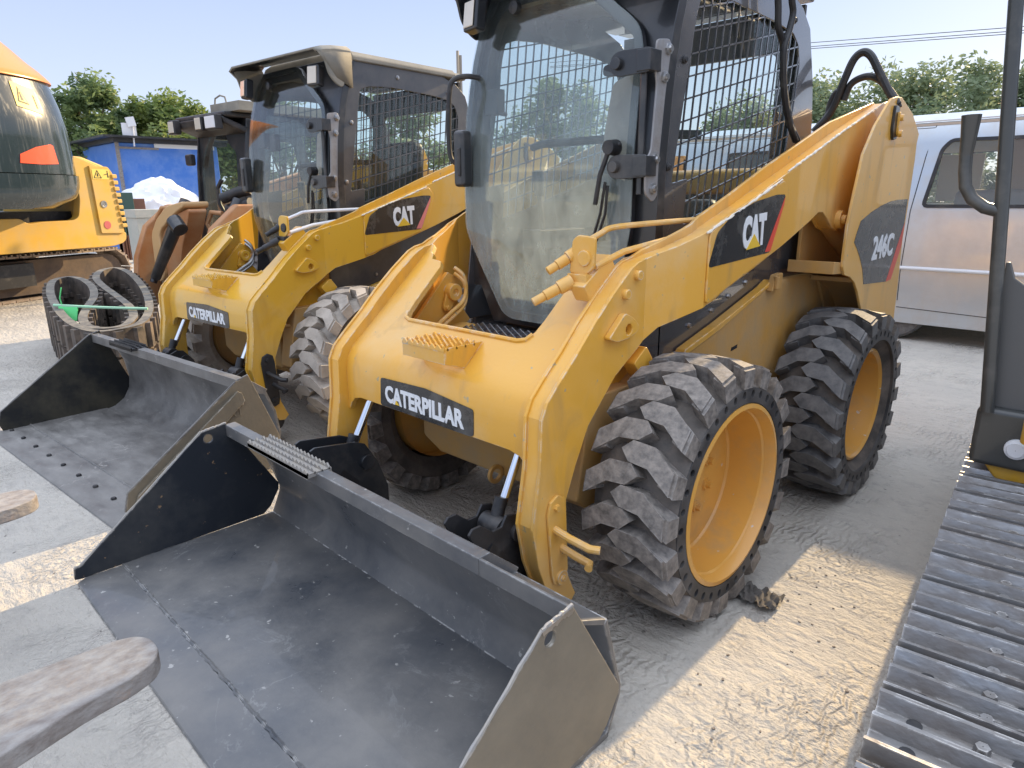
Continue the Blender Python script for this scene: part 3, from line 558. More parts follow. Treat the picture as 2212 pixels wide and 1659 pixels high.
def cab(root, st):
    P = st['cabp']
    SIDE = [(.03,.80),(.10,1.25),(.17,1.85),(.24,2.045),(.95,2.035),(1.07,2.0),(1.155,1.94),(1.235,1.75),(1.27,1.60),(1.30,1.20),(1.30,.80)]
    HO = rnd([(.272,1.834),(.29,1.892),(.35,1.912),(.50,1.925),(.84,1.915),(1.0,1.90),(1.055,1.865),(1.083,1.80),(1.07,1.66),(1.02,1.42),(.262,1.20),(.277,1.352),(.177,1.335)], .012, 3)
    for s in (1, -1):
        sp_ = plate('cab_side', SIDE, 0, s * .432, s * .440, P, root, holes=[HO], bevel=.003)
        g = MB()     # punched lattice inside the opening
        def inside(y, z):
            c_ = False; j = len(HO) - 1
            for i in range(len(HO)):
                a, b = HO[i], HO[j]
                if (a[1] > z) != (b[1] > z) and y < (b[0] - a[0]) * (z - a[1]) / (b[1] - a[1]) + a[0]: c_ = not c_
                j = i
            return c_
        def clip(p0, p1, hw):
            N_ = 160; run = None
            for k in range(N_ + 1):
                t = k / N_; y, z = p0[0] + (p1[0] - p0[0]) * t, p0[1] + (p1[1] - p0[1]) * t; ok = inside(y, z)
                if ok and run is None: run = (y, z)
                if (not ok or k == N_) and run:
                    a, b = Vector(run), Vector((y, z)); dd = (b - a)
                    if dd.length > .012:
                        nn = Vector((-dd.y, dd.x)).normalized() * hw; e = dd.normalized() * .008
                        g.prism([tuple(a - e - nn), tuple(b + e - nn), tuple(b + e + nn), tuple(a - e + nn)], 0, s * .4335, s * .4385)
                    run = None
        for k in range(-3, 26):
            y0 = .16 + k * .0475; clip((y0 - .02, 1.1), (y0 + .075, 1.99), .0026)
        for k in range(-4, 20):
            z0 = 1.10 + k * .066; clip((.1, z0), (1.15, z0 + .255), .0026)
        g.build('lattice', P, sp_)
        gs = MB(); gs.box(s * .418 - .002, s * .418 + .002, .16, 1.12, 1.15, 1.95); gs.build('side_glass', GLASST, sp_)
        bl = MB()
        for (y, z) in ((.209,1.709),(.147,1.385),(.993,1.944),(.57,1.985)): bl.lathe([(.001, s * .452), (.007, s * .452), (.009, s * .447), (.012, s * .446), (.013, s * .440)], (0, y, z), 0, 10)
        build_each(bl, 'bolt', BLKM if s > 0 and not st.get('old') else STEEL, sp_)
    # roof with visor
    rf = MB()
    sec = [(-.455,2.035),(-.455,2.06),(-.43,2.085),(-.36,2.10),(.36,2.10),(.43,2.085),(.455,2.06),(.455,2.035)]
    rf.prism(sec, 1, .235, 1.06)
    rf.prism([(a * .98, 2.035 + (b - 2.035) * .8) for a, b in sec], 1, 1.06, 1.16)
    rfo = rf.build('roof', st['roof'], root, bevel=.008)
    vs = MB(); vis = []
    cols = [(.005,2.066),(.05,2.08),(.12,2.092),(.225,2.10)]
    # shell: loft between cross sections along y
    secs = []
    for (y, zt) in cols:
        zb = {.005: 2.05, .05: 2.01, .12: 1.93, .225: 1.89}[y]
        secs.append([(-.452, y, zb), (-.456, y, zt - .05 if zt - .05 > zb else zb), (-.45, y, zt - .018), (-.42, y, zt), (.42, y, zt), (.45, y, zt - .018), (.456, y, zt - .05 if zt - .05 > zb else zb), (.452, y, zb)])
    nS = len(secs[0]); V_ = [q for s_ in secs for q in s_]; F_ = [(i * nS + k, i * nS + k + 1, (i + 1) * nS + k + 1, (i + 1) * nS + k) for i in range(len(secs) - 1) for k in range(nS - 1)]
    vs.add(V_, F_); vo = vs.build('visor', [st['visor'], BLK], root, flip=False)
    for s in (-1, 1): plate('visor_side', rnd([(.022,2.062),(.050,2.005),(.069,1.943),(.106,1.904),(.155,1.882),(.185,1.935),(.235,2.03),(.235,2.08),(.12,2.078)], .02), 0, s * .446, s * .458, st['visor'], vo, bevel=.004)
    sm = vo.modifiers.new('thick', 'SOLIDIFY'); sm.thickness = .012; sm.offset = 0; sm.material_offset = 1
    for s in (-1, 1):
        lg = MB(); M_ = Matrix.Translation((s * .36, .03, 1.945)) @ Matrix.Rotation(s * .18, 4, 'Z') @ Matrix.Rotation(-.12, 4, 'X')
        lg.box(-.045, .045, -.0, .05, -.055, .055, M=M_); lo = lg.build('work_light', BLK, root, bevel=.010)
        ln = MB(); ln.box(-.033, .033, -.006, .0, -.044, .044, M=M_); ln.build('lamp_lens', LENS, lo, bevel=.006)
    # front: header, pillars, door
    def gy(z): 
        pts = [(.8,.065),(1.2,.052),(1.4,.052),(1.65,.075),(1.8,.105),(1.95,.15),(2.1,.215)]
        for i in range(1, len(pts)):
            if z <= pts[i][0]:
                a, b = pts[i - 1], pts[i]; return a[1] + (b[1] - a[1]) * (z - a[0]) / (b[0] - a[0])
        return pts[-1][1]
    zc = [(2, z) for z in (1.1,1.2,1.3,1.4,1.5,1.6,1.7,1.8,1.88,1.95,2.02)]
    GL = rnd([(-.436,1.18),(-.404,1.114),(-.325,1.0),(-.224,.851),(-.17,.832),(.17,.832),(.224,.851),(.30,.98),(.355,1.10),(.375,1.20),(.374,1.717),(.350,1.797),(.313,1.835),(.05,2.03),(.0,2.045),(-.39,2.045),(-.425,1.95),(-.438,1.60)], .03, 3)
    bow = lambda x: .022 * (1 - (x / .44) ** 2)
    dr = plate('door', GL, 1, 0, .004, st['glass'], root, cuts=zc + [(0, q) for q in (-.3, -.15, 0, .15, .3)], warp=lambda x, y, z: (x, gy(z) + y - bow(x), z), ang=60)
    plate('door_frame', GL, 1, .006, .024, st['frame'], dr, holes=[inset(GL, .030)], cuts=zc + [(0, q) for q in (-.3, -.15, 0, .15, .3)], warp=lambda x, y, z: (x, gy(z) + y - bow(x), z))
    fp = plate('front_frame', [(-.442,.942),(-.392,.942),(-.325,.80),(.45,.80),(.446,2.06),(-.442,2.06)], 1, .030, .075, BLK, root, holes=[rnd([(-.372,1.20),(-.20,.885),(.18,.885),(.325,1.12),(.335,1.76),(.03,1.985),(-.34,1.985),(-.372,1.9)], .03, 3)], cuts=zc, warp=lambda x, y, z: (x, gy(z) + y, z), bevel=.003)
    # interior
    it = MB(); it.box(-.25, .25, .45, .95, 1.0, 1.10); it.box(-.21, .21, .88, .99, 1.08, 1.66 if st.get('old') else 1.28); it.build('seat', BLKM, root, bevel=.04, seg=3)
    for s in (-1, 1):
        jy = MB(); jy.tube([(s * .30, .38, 1.12), (s * .30, .35, 1.30)], .012); jy.tube([(s * .30, .35, 1.30), (s * .295, .335, 1.40)], [.02, .026], 12); jy.box(s * .30 - .05, s * .30 + .05, .30, .60, 1.08, 1.16); jy.build('joystick', BLKM, root, bevel=.01)
    bar = MB(); bar.tube([(-.40,.42,1.50),(-.30,.36,1.505),(.30,.36,1.505),(.40,.42,1.50)], .016); bar.build('lap_bar', BLKM, root)
    rw = plate('rear_frame', [(-.432,.95),(.432,.95),(.432,2.02),(-.432,2.02)], 1, 1.10, 1.12, BLKM, root, holes=[rnd([(-.34,1.30),(.34,1.30),(.34,1.86),(-.34,1.86)], .05)])
    dm = MB(); dm.box(-.35, -.28, .09, .13, 1.60, 1.69); dm.tube([(-.27,.10,1.60),(-.235,.09,1.595)], .008); dm.build('monitor', BLKM, root, bevel=.005)
    if st.get('sunpanel', True):
        pn = plate('scissor_panel', rnd([(.335,1.69),(.29,1.67),(.235,1.655),(.216,1.565),(.200,1.47),(.215,1.43),(.25,1.36),(.335,1.33)], .02, 3), 1, .12, .13, st['panel'], root)
    # hinges, plate, wiper, handle
    hp = plate('hinge_plate', rnd([(.045,1.745),(.115,1.755),(.137,1.714),(.118,1.60),(.095,1.42),(.088,1.30),(.06,1.275),(.018,1.30),(.010,1.40),(.040,1.43),(.055,1.62),(.043,1.665)], .014, 3), 0, .440, .447, st['hinge'], root, bevel=.002)
    hb = MB()
    for (y, z) in ((.105,1.725),(.090,1.645),(.060,1.405),(.053,1.318)): hb.lathe([(.001,.462),(.009,.462),(.010,.455),(.017,.454),(.018,.447)], (0, y, z), 0, 8)
    build_each(hb, 'bolt', STEEL, hp)
    hg = MB()
    for z in (1.685, 1.385):
        hg.prism(rnd([(.452,z-.034),(.452,z+.034),(.34,z+.037),(.315,z+.030),(.300,z),(.315,z-.030),(.34,z-.037)], .012, 3), 1, .005, .014)
        hg.box(.405, .455, .0, .06, z - .03, z + .03); hg.lathe([(.001,-.010),(.017,-.010),(.019,.005)], (.335, 0, z), 1, 14)
        hg.prism(rnd([(.23,z-.016),(.30,z-.022),(.30,z+.022),(.23,z+.016)], .014, 3), 1, .068, .080)
    hg.tube([(.415,.03,1.30),(.415,.03,1.66)], .011); hg.build('door_hinge', BLK, hp, bevel=.002)
    wp_ = MB(); wp_.tube([(.345,.02,1.455),(.325,.012,1.45),(.31,.005,1.435)], .006); wp_.tube([(.31,.005,1.435),(.285,-.005,1.36),(.265,.0,1.27)], .008, 8); wp_.tube([(.295,.012,1.34),(.275,.016,1.24),(.235,.020,1.13)], .005, 6); wp_.tube([(.305,.012,1.33),(.295,.016,1.24),(.258,.020,1.15)], .005, 6)
    wp_.lathe([(.001,-.012),(.022,-.012),(.026,.03)], (.318, .0, 1.445), 1, 16); wp_.build('wiper', RUB, dr)
    hd = MB(); hd.box(-.432, -.372, -.012, .045, 1.335, 1.545); hdo = hd.build('door_handle', BLK, dr, bevel=.016, seg=3)
    h2 = MB(); h2.box(-.40, -.383, -.019, -.010, 1.375, 1.48); h2.build('grip', RUB, hdo, bevel=.006)
    if st.get('loop', True):
        lp = MB(); lp.tube(smooth([(-.372,.10,1.735),(-.40,.055,1.742),(-.432,.02,1.735),(-.447,.0,1.705),(-.455,-.005,1.60),(-.458,-.005,1.50),(-.45,.0,1.44),(-.43,.02,1.425),(-.405,.05,1.425)]), .010, 10); lp.build('grab_loop', RUB, root)
    kn = MB(); kn.lathe([(.001,.10),(.022,.105),(.024,.125)], (-.21, 0, 1.955), 1, 16); kn.build('knob', RUB, dr)
    if st.get('old'):
        cam_ = MB(); cam_.box(-.24, -.18, .10, .14, 1.58, 1.68); cam_.build('mirror', BLKM, root, bevel=.008)
    # foot step
    fs = MB(); fs.box(-.40, .40, -.03, .30, .755, .788)
    for i in range(4):
        yy = -.065 + i * .030; pts = []
        for k in range(33): pts.append((-.34 + .68 * k / 32, .797 + (.007 if k % 2 else -.007)))
        fs.prism([(-.34,.77)] + pts + [(.34,.77)], 1, yy, yy + .006)
    fs.box(-.36, .36, -.075, -.02, .755, .77)
    fs.build('foot_step', CABP, root, bevel=.002)

# ------------------------------------------------------------ buckets
def bucket(root, k):
    W = k['w']; B = k['mat']; yf, yw = k['front'], -1.268
    b = MB()
    b.box(-W + .004, W - .004, yw, k['back'][-1][0] + .012, .002, .020)
    pr = k['back']; th = .012
    outer = [(y + th, z + (th if i == 0 else 0)) for i, (y, z) in enumerate(pr)]
    b.prism([(a, c) for a, c in pr] + outer[::-1], 0, -W + .004, W - .004)
    y0, z0 = k['lip']; 
    b.prism([(y0, z0 - .048), (y0, z0), (y0 + .040, z0 + .002), (pr[0][0] + .02, pr[0][1] + .02), (pr[0][0], pr[0][1] - .002), (y0 + .012, z0 - .052)], 0, -W + .004, k.get('lipx', W - .004))
    if k.get('lipx'): b.prism([(y0, z0 - .048), (y0, z0), (y0 + .010, z0), (y0 + .012, z0 - .04), (pr[0][0] + .01, pr[0][1] + .01), (pr[0][0], pr[0][1] - .002), (y0 + .012, z0 - .052)], 0, k['lipx'], W - .004)
    bo = b.build('bucket', B, root, bevel=.003, ang=25)
    for s in (-1, 1):
        sp_ = plate('side_plate', k['side'], 0, s * (W - .010), s * W, k['smat'] if s < 0 else k['smat2'], bo, holes=[circ(*k['hole'], .017, 18)] if k.get('hole') else [], bevel=.003)
        e = MB(); tp = k['side'][:k['ntop']]
        for i in range(len(tp) - 1):
            a, c_ = tp[i], tp[i + 1]; N_ = 14; 
            e.tube([(s * (W - .004) + random.uniform(-.0012, .0012), a[0] + (c_[0] - a[0]) * t / N_, a[1] + (c_[1] - a[1]) * t / N_ + random.uniform(-.0015, .001)) for t in range(N_ + 1)], [random.uniform(.0035, .0055) for _ in range(N_ + 1)], 6)
        e.build('worn_edge', EDGE if k.get('bright') else B, sp_)
        if k.get('bright') and s > 0:
            e = MB(); n3 = 16; up_ = []; lo_ = []
            for t in range(n3 + 1):
                yy = -.938 + .098 * t / n3; zz = .438 + .0135 * t / n3; up_.append((yy, zz)); lo_.append((yy + .004, zz - random.uniform(.008, .016)))
            e.prism(up_ + lo_[::-1], 0, W, W + .0012); e.build('bare_metal', STEEL, sp_)
        if k.get('rib') and s > 0:
            rb = MB(); q = k['rib']; rb.prism(q, 0, s * W, s * (W + .012)); rb.build('rib', k['smat2'], sp_, bevel=.002)
            text('embossed_lettering', 'CAT', k['smat2'], sp_, frame((W + .001, -.985, .335), (0, 1, .0), (0, 0, 1)), .055, w_=.13, ext=.004, bold=.01)
    ce = MB(); ce.prism([(yf, .002), (yf + .004, .008), (yf + .03, .018), (yw - .004, .018), (yw - .004, .001), (yf + .002, .001)], 0, -W + .01 if not k.get('wide') else -W - .006, W - .01 if not k.get('wide') else W + .006)
    ceo = ce.build('cutting_edge', k['emat'], bo, bevel=.001)
    wl = MB(); n_ = 90
    wl.tube([(-W + .01 + (2 * W - .02) * t / n_, yw + random.uniform(-.002, .002), .0185 + random.uniform(-.001, .001)) for t in range(n_ + 1)], [random.uniform(.004, .007) for _ in range(n_ + 1)], 6)
    wl.build('weld_bead', B, bo)
    if k.get('bolts'):
        for t in range(9):
            x = -W + .05 + t * (2 * W - .10) / 8; z_ = MB(); z_.lathe([(.001, .028), (.010, .028), (.012, .025), (.012, .018)], (x, yf + .105, 0), 2, 6); z_.build('edge_bolt', RUB, ceo)
    x0, x1 = k['tread']; tr = MB(); zt = z0 + .012
    tr.box(x0, x1, y0 - .035, y0 + .055, z0 - .01, z0 + .004)
    for yy in (-.038, -.012, .014, .040):
        pts = []; n2 = 34
        for i in range(n2 + 1): pts.append((x0 + (x1 - x0) * i / n2, zt + (.007 if i % 2 else -.004)))
        tr.prism([(x0, z0)] + pts + [(x1, z0)], 1, y0 + yy + .004, y0 + yy + .010)
    tr.prism([(y0 - .035, z0 - .012), (y0 - .035, z0 + .01), (y0 - .030, z0 + .01), (y0 - .030, z0 - .012)], 0, x0, x1)
    tr.build('step_tread', k['tmat'], bo)
    for xx in (-.44, -.33, .33, .44):
        hb = MB(); hb.prism([(pr[0][0] + .02, pr[0][1] - .02), (pr[1][0] + .02, pr[1][1] - .05), (-.60, .10), (-.60, .30), (-.66, pr[0][1] + .02)], 0, xx - .006, xx + .006)
        hb.build('mounting_plate', RUB, bo)
    return bo
KA = dict(w=.880, mat=BKT, smat=BKTS, smat2=BRNZ, emat=BKT, tmat=EDGE, front=-1.418, back=[(-.719,.342),(-.650,.130),(-.652,.105),(-.695,.010)], lip=(-.842,.447), lipx=.585,
          side=[(-1.418,.060),(-1.394,.066),(-.935,.440),(-.838,.452),(-.652,.140),(-.655,.115),(-.697,.050),(-.73,.024),(-1.40,.016),(-1.422,.02)], ntop=4, hole=(-.912,.408), tread=(-.60,-.18), bright=True)
KB = dict(w=.880, mat=BKTB, smat=BKTD, smat2=BRNZ, emat=BKTB, tmat=RUB, front=-1.475, back=[(-.745,.405),(-.705,.31),(-.690,.20),(-.700,.13),(-.74,.062),(-.80,.024),(-.86,.010)], lip=(-.865,.498), wide=True,
          side=[(-1.415,.055),(-1.395,.130),(-.880,.495),(-.815,.515),(-.690,.190),(-.697,.12),(-.74,.05),(-.80,.014),(-1.40,.012)], ntop=4, tread=(-.50,-.20), bolts=True,
          rib=[(-1.39,.04),(-1.36,.11),(-.88,.452),(-.86,.44),(-.85,.40),(-1.25,.08),(-1.3,.03)])

STA = dict(yel=YEL, yeld=YELD, cabp=CABP, tyre=TYRE, rim=WHEELY, groove=TYRED, cleanrear=True, red=RED, latch=YEL, qc=YEL, rail=YEL, line=YEL, roof=CABP, visor=BLK, glass=GLASS, frame=BLK, panel=mat('grey_scissor_panel', (.23, .19, .165), .5, dust=(.42, .36, .30), dust_amt=.5, dust_scale=9), hinge=mat('worn_grey_plate', (.33, .33, .34), .35, metal=.4, dust=(.22, .19, .16), dust_amt=.4, dust_scale=14))
CABB = mat('cab_panel_grey_dusty', (.045, .045, .050), .32, dust=(.14, .13, .12), dust_amt=.35, dust_scale=3, coat=.5)
ROOFB = mat('roof_grey_faded', (.15, .145, .125), .6, dust=(.30, .28, .235), dust_amt=.6, dust_scale=5, bump=.2)
STB = dict(yel=YELB, yeld=YELD, cabp=CABB, tyre=TYREB, rim=YELD, red=PINK, latch=BLKM, qc=RUB, rail=WHITEP, line=STEEL, roof=ROOFB, visor=ROOFB, glass=GLASSB, frame=BLK, panel=STA['panel'], hinge=STA['hinge'], lift=.012, old=True, holes=False, loop=False)
A = loader('skid_steer_loader', 'yellow skid steer loader nearest the viewer, with 246C on its rear side plate', (0, 0, 0), 0, STA)
bucket(A, KA)
Bq = loader('skid_steer_loader', 'yellow skid steer loader with faded grey roof, muddy tyres and black latch plate', (-2.24, .19, 0), .085, STB)
bucket(Bq, KB)

# ------------------------------------------------------------ ground
def ground_mat():
    m = bpy.data.materials.new('dusty_concrete'); m.use_nodes = True; n = m.node_tree; N = n.nodes; L = n.links; b = N['Principled BSDF']; b.inputs['Roughness'].default_value = .85
    tc = N.new('ShaderNodeTexCoord')
    def noise(sc, det=6, ro=.6, vec=None):
        q = N.new('ShaderNodeTexNoise'); q.inputs['Scale'].default_value = sc; q.inputs['Detail'].default_value = det; q.inputs['Roughness'].default_value = ro; L.new(vec or tc.outputs['Object'], q.inputs[0]); return q.outputs[0]
    def mr(s, a, b_, c=0, d=1):
        q = N.new('ShaderNodeMapRange'); q.inputs[1].default_value = a; q.inputs[2].default_value = b_; q.inputs[3].default_value = c; q.inputs[4].default_value = d; L.new(s, q.inputs[0]); return q.outputs[0]
    def mix(f_, a, c):
        q = N.new('ShaderNodeMix'); q.data_type = 'RGBA'; L.new(f_, q.inputs[0])
        for i, v in ((6, a), (7, c)):
            if isinstance(v, tuple): q.inputs[i].default_value = (*v, 1)
            else: L.new(v, q.inputs[i])
        return q.outputs[2]
    c1 = mix(mr(noise(.7), .35, .65), (.44, .412, .368), (.545, .505, .44))
    c2 = mix(mr(noise(9, 8, .7), .50, .72, 0, .55), c1, (.31, .29, .27))
    c25 = mix(mr(noise(17, 9, .8), .56, .66, 0, .45), c2, (.20, .188, .172))
    c3 = mix(mr(noise(60, 4, .6), .58, .70, 0, .6), c25, (.58, .53, .45))
    c4 = mix(mr(noise(28, 3, .5), .70, .74, 0, .75), c3, (.10, .09, .08))
    L.new(c4, b.inputs['Base Color'])
    mp = N.new('ShaderNodeMapping'); mp.inputs['Scale'].default_value = (5, 13, 1); mp.inputs['Rotation'].default_value = (0, 0, .5); L.new(tc.outputs['Object'], mp.inputs[0])
    h1 = noise(1.6, 7, .62, mp.outputs[0]); h2 = noise(26, 6, .65)
    # scuffed ridges: distorted wave inside patches
    wv = N.new('ShaderNodeTexWave'); wv.inputs['Scale'].default_value = 11; wv.inputs['Distortion'].default_value = 9; wv.inputs['Detail'].default_value = 4; wv.inputs['Detail Scale'].default_value = 1.4; L.new(tc.outputs['Object'], wv.inputs[0])
    pm = mr(noise(2.3, 3), .46, .60)
    ma = N.new('ShaderNodeMath'); ma.operation = 'MULTIPLY'; L.new(wv.outputs['Fac'], ma.inputs[0]); L.new(pm, ma.inputs[1])
    ad = N.new('ShaderNodeMath'); ad.operation = 'MULTIPLY_ADD'; ad.inputs[1].default_value = .38; L.new(ma.outputs[0], ad.inputs[0]); L.new(h1, ad.inputs[2])
    ad2 = N.new('ShaderNodeMath'); ad2.operation = 'MULTIPLY_ADD'; ad2.inputs[1].default_value = .62; L.new(h2, ad2.inputs[0]); L.new(ad.outputs[0], ad2.inputs[2])
    bp = N.new('ShaderNodeBump'); bp.inputs['Strength'].default_value = .8; bp.inputs['Distance'].default_value = .034; L.new(ad2.outputs[0], bp.inputs['Height']); L.new(bp.outputs[0], b.inputs['Normal'])
    return m
g = MB(); g.add([(-150, -80, 0), (120, -80, 0), (120, 160, 0), (-150, 160, 0)], [(0, 1, 2, 3)])
go = g.build('ground', ground_mat(), flip=False); go['kind'] = 'structure'
# ------------------------------------------------------------ silver van
VAN = mat('van_silver_paint', (.55, .60, .64), .28, metal=.6, coat=.6, dust=(.50, .46, .40), dust_amt=.3, dust_scale=3, var=.03)
VANI = mat('van_interior_trim', (.50, .42, .34), .7)
van = tag(empty('van', (0, 5.0, 0)), 'silver panel van parked behind the loaders, with side windows and pale interior', 'van')
OUT = [(0,.16),(0,1.15),(.055,1.50),(.10,1.80),(.14,1.90),(.24,1.965),(.83,1.99),(1.42,1.965),(1.52,1.90),(1.56,1.80),(1.605,1.5),(1.66,1.15),(1.66,.16)]
def vy(z):
    for i in range(1, 6):
        if z <= OUT[i][1]: a, b = OUT[i - 1], OUT[i]; return a[0] + (b[0] - a[0]) * (z - a[1]) / (b[1] - a[1])
    return .14
X0, X1 = -2.6, 2.0
win = [rnd([(.0,1.20),(.065,1.66),(.12,1.725),(.92,1.715),(.94,1.66),(.94,1.20)], .03, 3), rnd([(1.02,1.20),(1.02,1.70),(1.80,1.70),(1.80,1.20)], .04, 3), rnd([(-1.9,1.20),(-1.9,1.70),(-.30,1.71),(-.36,1.20)], .04, 3)]
zc = [(2, z) for z in (1.15, 1.5, 1.8)]
body = MB()
body.prism([(.13,1.885),(.24,1.965),(.83,1.99),(1.42,1.965),(1.53,1.885),(1.42,1.945),(.83,1.97),(.24,1.945)], 0, X0, X1)
body.box(X0, X1, .02, 1.64, .22, .26); body.prism(OUT, 0, X0 - .012, X0 + .01); body.box(X1 - .1, X1 + .5, .02, 1.64, .2, 1.15)
vb = body.build('body', VAN, van, bevel=.004)
for s, yo in ((1, 0), (-1, 1.66)):
    if s < 0: win = [rnd([(-.9,1.20),(-.9,1.70),(.26,1.70),(.24,1.20)], .04, 3), rnd([(1.02,1.20),(1.02,1.70),(1.80,1.70),(1.80,1.20)], .04, 3), rnd([(-2.2,1.20),(-2.2,1.70),(-1.1,1.71),(-1.1,1.20)], .04, 3)]
    sp_ = plate('side_panel', [(X0,.16),(X1,.16),(X1,1.89),(X0,1.89)], 1, 0, .015, VAN, van, holes=win, cuts=zc, warp=(lambda x, y, z: (x, vy(z) + y, z)) if s > 0 else (lambda x, y, z: (x, 1.66 - vy(z) - y, z)), bevel=.004)
    for wn in win:
        plate('window_seal', inset(wn, -.022), 1, -.008, .008, RUB, sp_, holes=[inset(wn, .006)], cuts=zc, warp=(lambda x, y, z: (x, vy(z) + y, z)) if s > 0 else (lambda x, y, z: (x, 1.66 - vy(z) - y, z)))
        plate('window_pane', wn, 1, .004, .007, GLASSV, sp_, cuts=zc, warp=(lambda x, y, z: (x, vy(z) + y, z)) if s > 0 else (lambda x, y, z: (x, 1.66 - vy(z) - y, z)))
tm = MB()
def vline(pts, r_=.004): tm.tube([(x, vy(z) - .000, z) for x, z in pts], r_, 6)
vline([(-.025,1.86),(-.06,1.60),(-.10,1.15),(-.11,.62),(-.10,.36)]); vline([(-.10,.30),(.95,.27),(1.9,.27)]); vline([(.98,.3),(.98,1.84)])
vline([(X0,1.845),(-.03,1.842)], .003)
tm.build('panel_gap', RUB, vb)
tr = MB(); tr.tube([(X0, -.004, .655),(X1, -.004, .655)], .016, 8); tr.tube([(X0,.125,1.90),(X1,.125,1.90)], .008, 6); tr.build('trim_strip', WHITEP, vb)
for xx in (-.15, -2.0):
    for yy in (.03, 1.43):
        wv_ = MB(); wv_.lathe([(.17,.0),(.29,.0),(.31,.03),(.31,.17),(.29,.2),(.17,.2)], (xx, yy, .31), 1, 36, closed=True); wo = wv_.build('wheel', TYRER, van)
        wr = MB(); wr.lathe([(.001,.04),(.10,.03),(.17,.01),(.175,.1)], (xx, yy, .31), 1, 30); wr.build('hubcap', STEEL, wo)
st_ = MB(); st_.box(.05, .75, .75, .95, .5, 1.33); st_.box(.12, .75, .3, .9, .45, .62); st_.build('seat', mat('seat_cover', (.42, .38, .33), .8), van, bevel=.06, seg=3)
st_ = MB(); st_.box(1.0, 1.6, .75, .95, .5, 1.42); st_.build('seat', mat('seat_cover_pale', (.5, .47, .43), .8), van, bevel=.06, seg=3)
cd = MB(); cd.box(-.28, .10, 1.53, 1.545, 1.22, 1.68, M=None); cd.build('sunshade', mat('cardboard_pale', (.62, .57, .48), .85, bump=.5), van)
it = MB(); it.box(.26, .93, 1.5, 1.52, 1.1, 1.85); it.box(X0, X1, .12, 1.5, 1.86, 1.88); it.build('interior_trim', VANI, van)
# ------------------------------------------------------------ tracked machine at the right edge
SHOE = mat('track_shoe_steel', (.30, .30, .30), .30, metal=.75, dust=(.20, .175, .155), dust_amt=.5, dust_scale=16, bump=.3, stretch=(.7, 1.3, 1.3), wear=(.66, .64, .61))
BODYG = mat('dark_grey_paint', (.050, .052, .050), .33, coat=.3, dust=(.16, .15, .13), dust_amt=.2)
YE = mat('excavator_yellow', (.66, .36, .03), .38, coat=.2, dust=(.5, .36, .15), dust_amt=.2, dust_scale=4, var=.05)
ex = tag(empty('tracked_excavator', (0, 0, 0)), 'tracked excavator cut off by the right edge, with steel track and black handrail post', 'excavator')
TR_ = -.10
def tloop():
    """centre line of the track in (t, z): t runs rearwards"""
    L_ = []; r_ = .20
    for i in range(19): a = R(90 + 180 * i / 18); L_.append((-.72 + r_ * math.cos(a), .215 + r_ * math.sin(a)))
    for i in range(19): a = R(-90 + 180 * i / 18); L_.append((1.75 + r_ * math.cos(a), .215 + r_ * math.sin(a)))
    return L_
LP = tloop(); LP.append(LP[0]); cum = [0]
for i in range(1, len(LP)): cum.append(cum[-1] + math.dist(LP[i - 1], LP[i]))
def at(s_):
    s_ %= cum[-1]
    for i in range(1, len(LP)):
        if s_ <= cum[i]:
            t = (s_ - cum[i - 1]) / (cum[i] - cum[i - 1]); a, b = LP[i - 1], LP[i]; return (a[0] + (b[0] - a[0]) * t, a[1] + (b[1] - a[1]) * t), math.atan2(b[1] - a[1], b[0] - a[0])
NS = round(cum[-1] / .150); ps = cum[-1] / NS
RT = Matrix.Translation((1.337, .22, 0)) @ Matrix.Rotation(.107, 4, 'Z')
sh_w = .42
for side in (0, 1):
    off = 0 if not side else 1.25
    tk = tag(empty('t', (0, 0, 0)), None)
    bpy.data.objects.remove(tk)
    fr = MB(); Mo = RT @ Matrix.Translation((off, -.22 + .0, 0))
    vs0 = len(fr.v); fr.prism([(-.80,.12),(-.6,.07),(1.7,.07),(1.85,.2),(1.75,.33),(-.65,.33),(-.85,.25)], 0, .12, .34)
    fr.v = [tuple(Mo @ Vector(q)) for q in fr.v]
    fro = fr.build('track_frame', YELD, ex, bevel=.01)
    for k in range(NS):
        (t, z), an = at(k * ps)
        sm_ = MB(); h = ps * .465
        prof = [(-h, .0), (-h, .012), (-h + .004, .034), (-h + .011, .034), (-h + .024, .007), (-.014, .007), (-.004, .032), (.005, .032), (.018, .007), (h - .024, .007), (h - .012, .032), (h - .003, .032), (h + .004, .004), (h + .004, -.004), (-h, -.004)]
        sm_.prism(prof, 0, 0, sh_w)
        for xx in (.155, .265):
            for yy in (-.035, .035): sm_.lathe([(.001, .021), (.011, .021), (.012, .017), (.013, .006)], (xx, yy, 0), 2, 6)
        for xx in (.060, .36):
            for yy in (-.034, .034): sm_.lathe([(.0, .0098), (.0125, .0098)], (xx, yy, 0), 2, 14, mi=1)
        for yy in (-.034, .034): sm_.prism(rnd([(.195, yy - .011), (.235, yy - .011), (.235, yy + .011), (.195, yy + .011)], .01, 2), 2, .009, .0116, mi=1)
        Mx = Mo @ Matrix.Translation((0, t, z)) @ Matrix.Rotation(an + math.pi if True else an, 4, 'X')
        sm_.v = [tuple(Mx @ Vector(q)) for q in sm_.v]
        so_ = sm_.build('track_shoe', [SHOE, RUB], fro, bevel=.0)
    lk = MB()
    for (xx) in (.13, .27):
        pts = [at(cum[-1] * i / 120)[0] for i in range(121)]
        lk.tube([tuple(Mo @ Vector((xx, q[0], q[1]))) for q in [((a[0] - .5) * .985 + .5, (a[1] - .215) * .88 + .215) for a in pts]], .018, 6)
    lk.build('track_chain', RUST, fro)
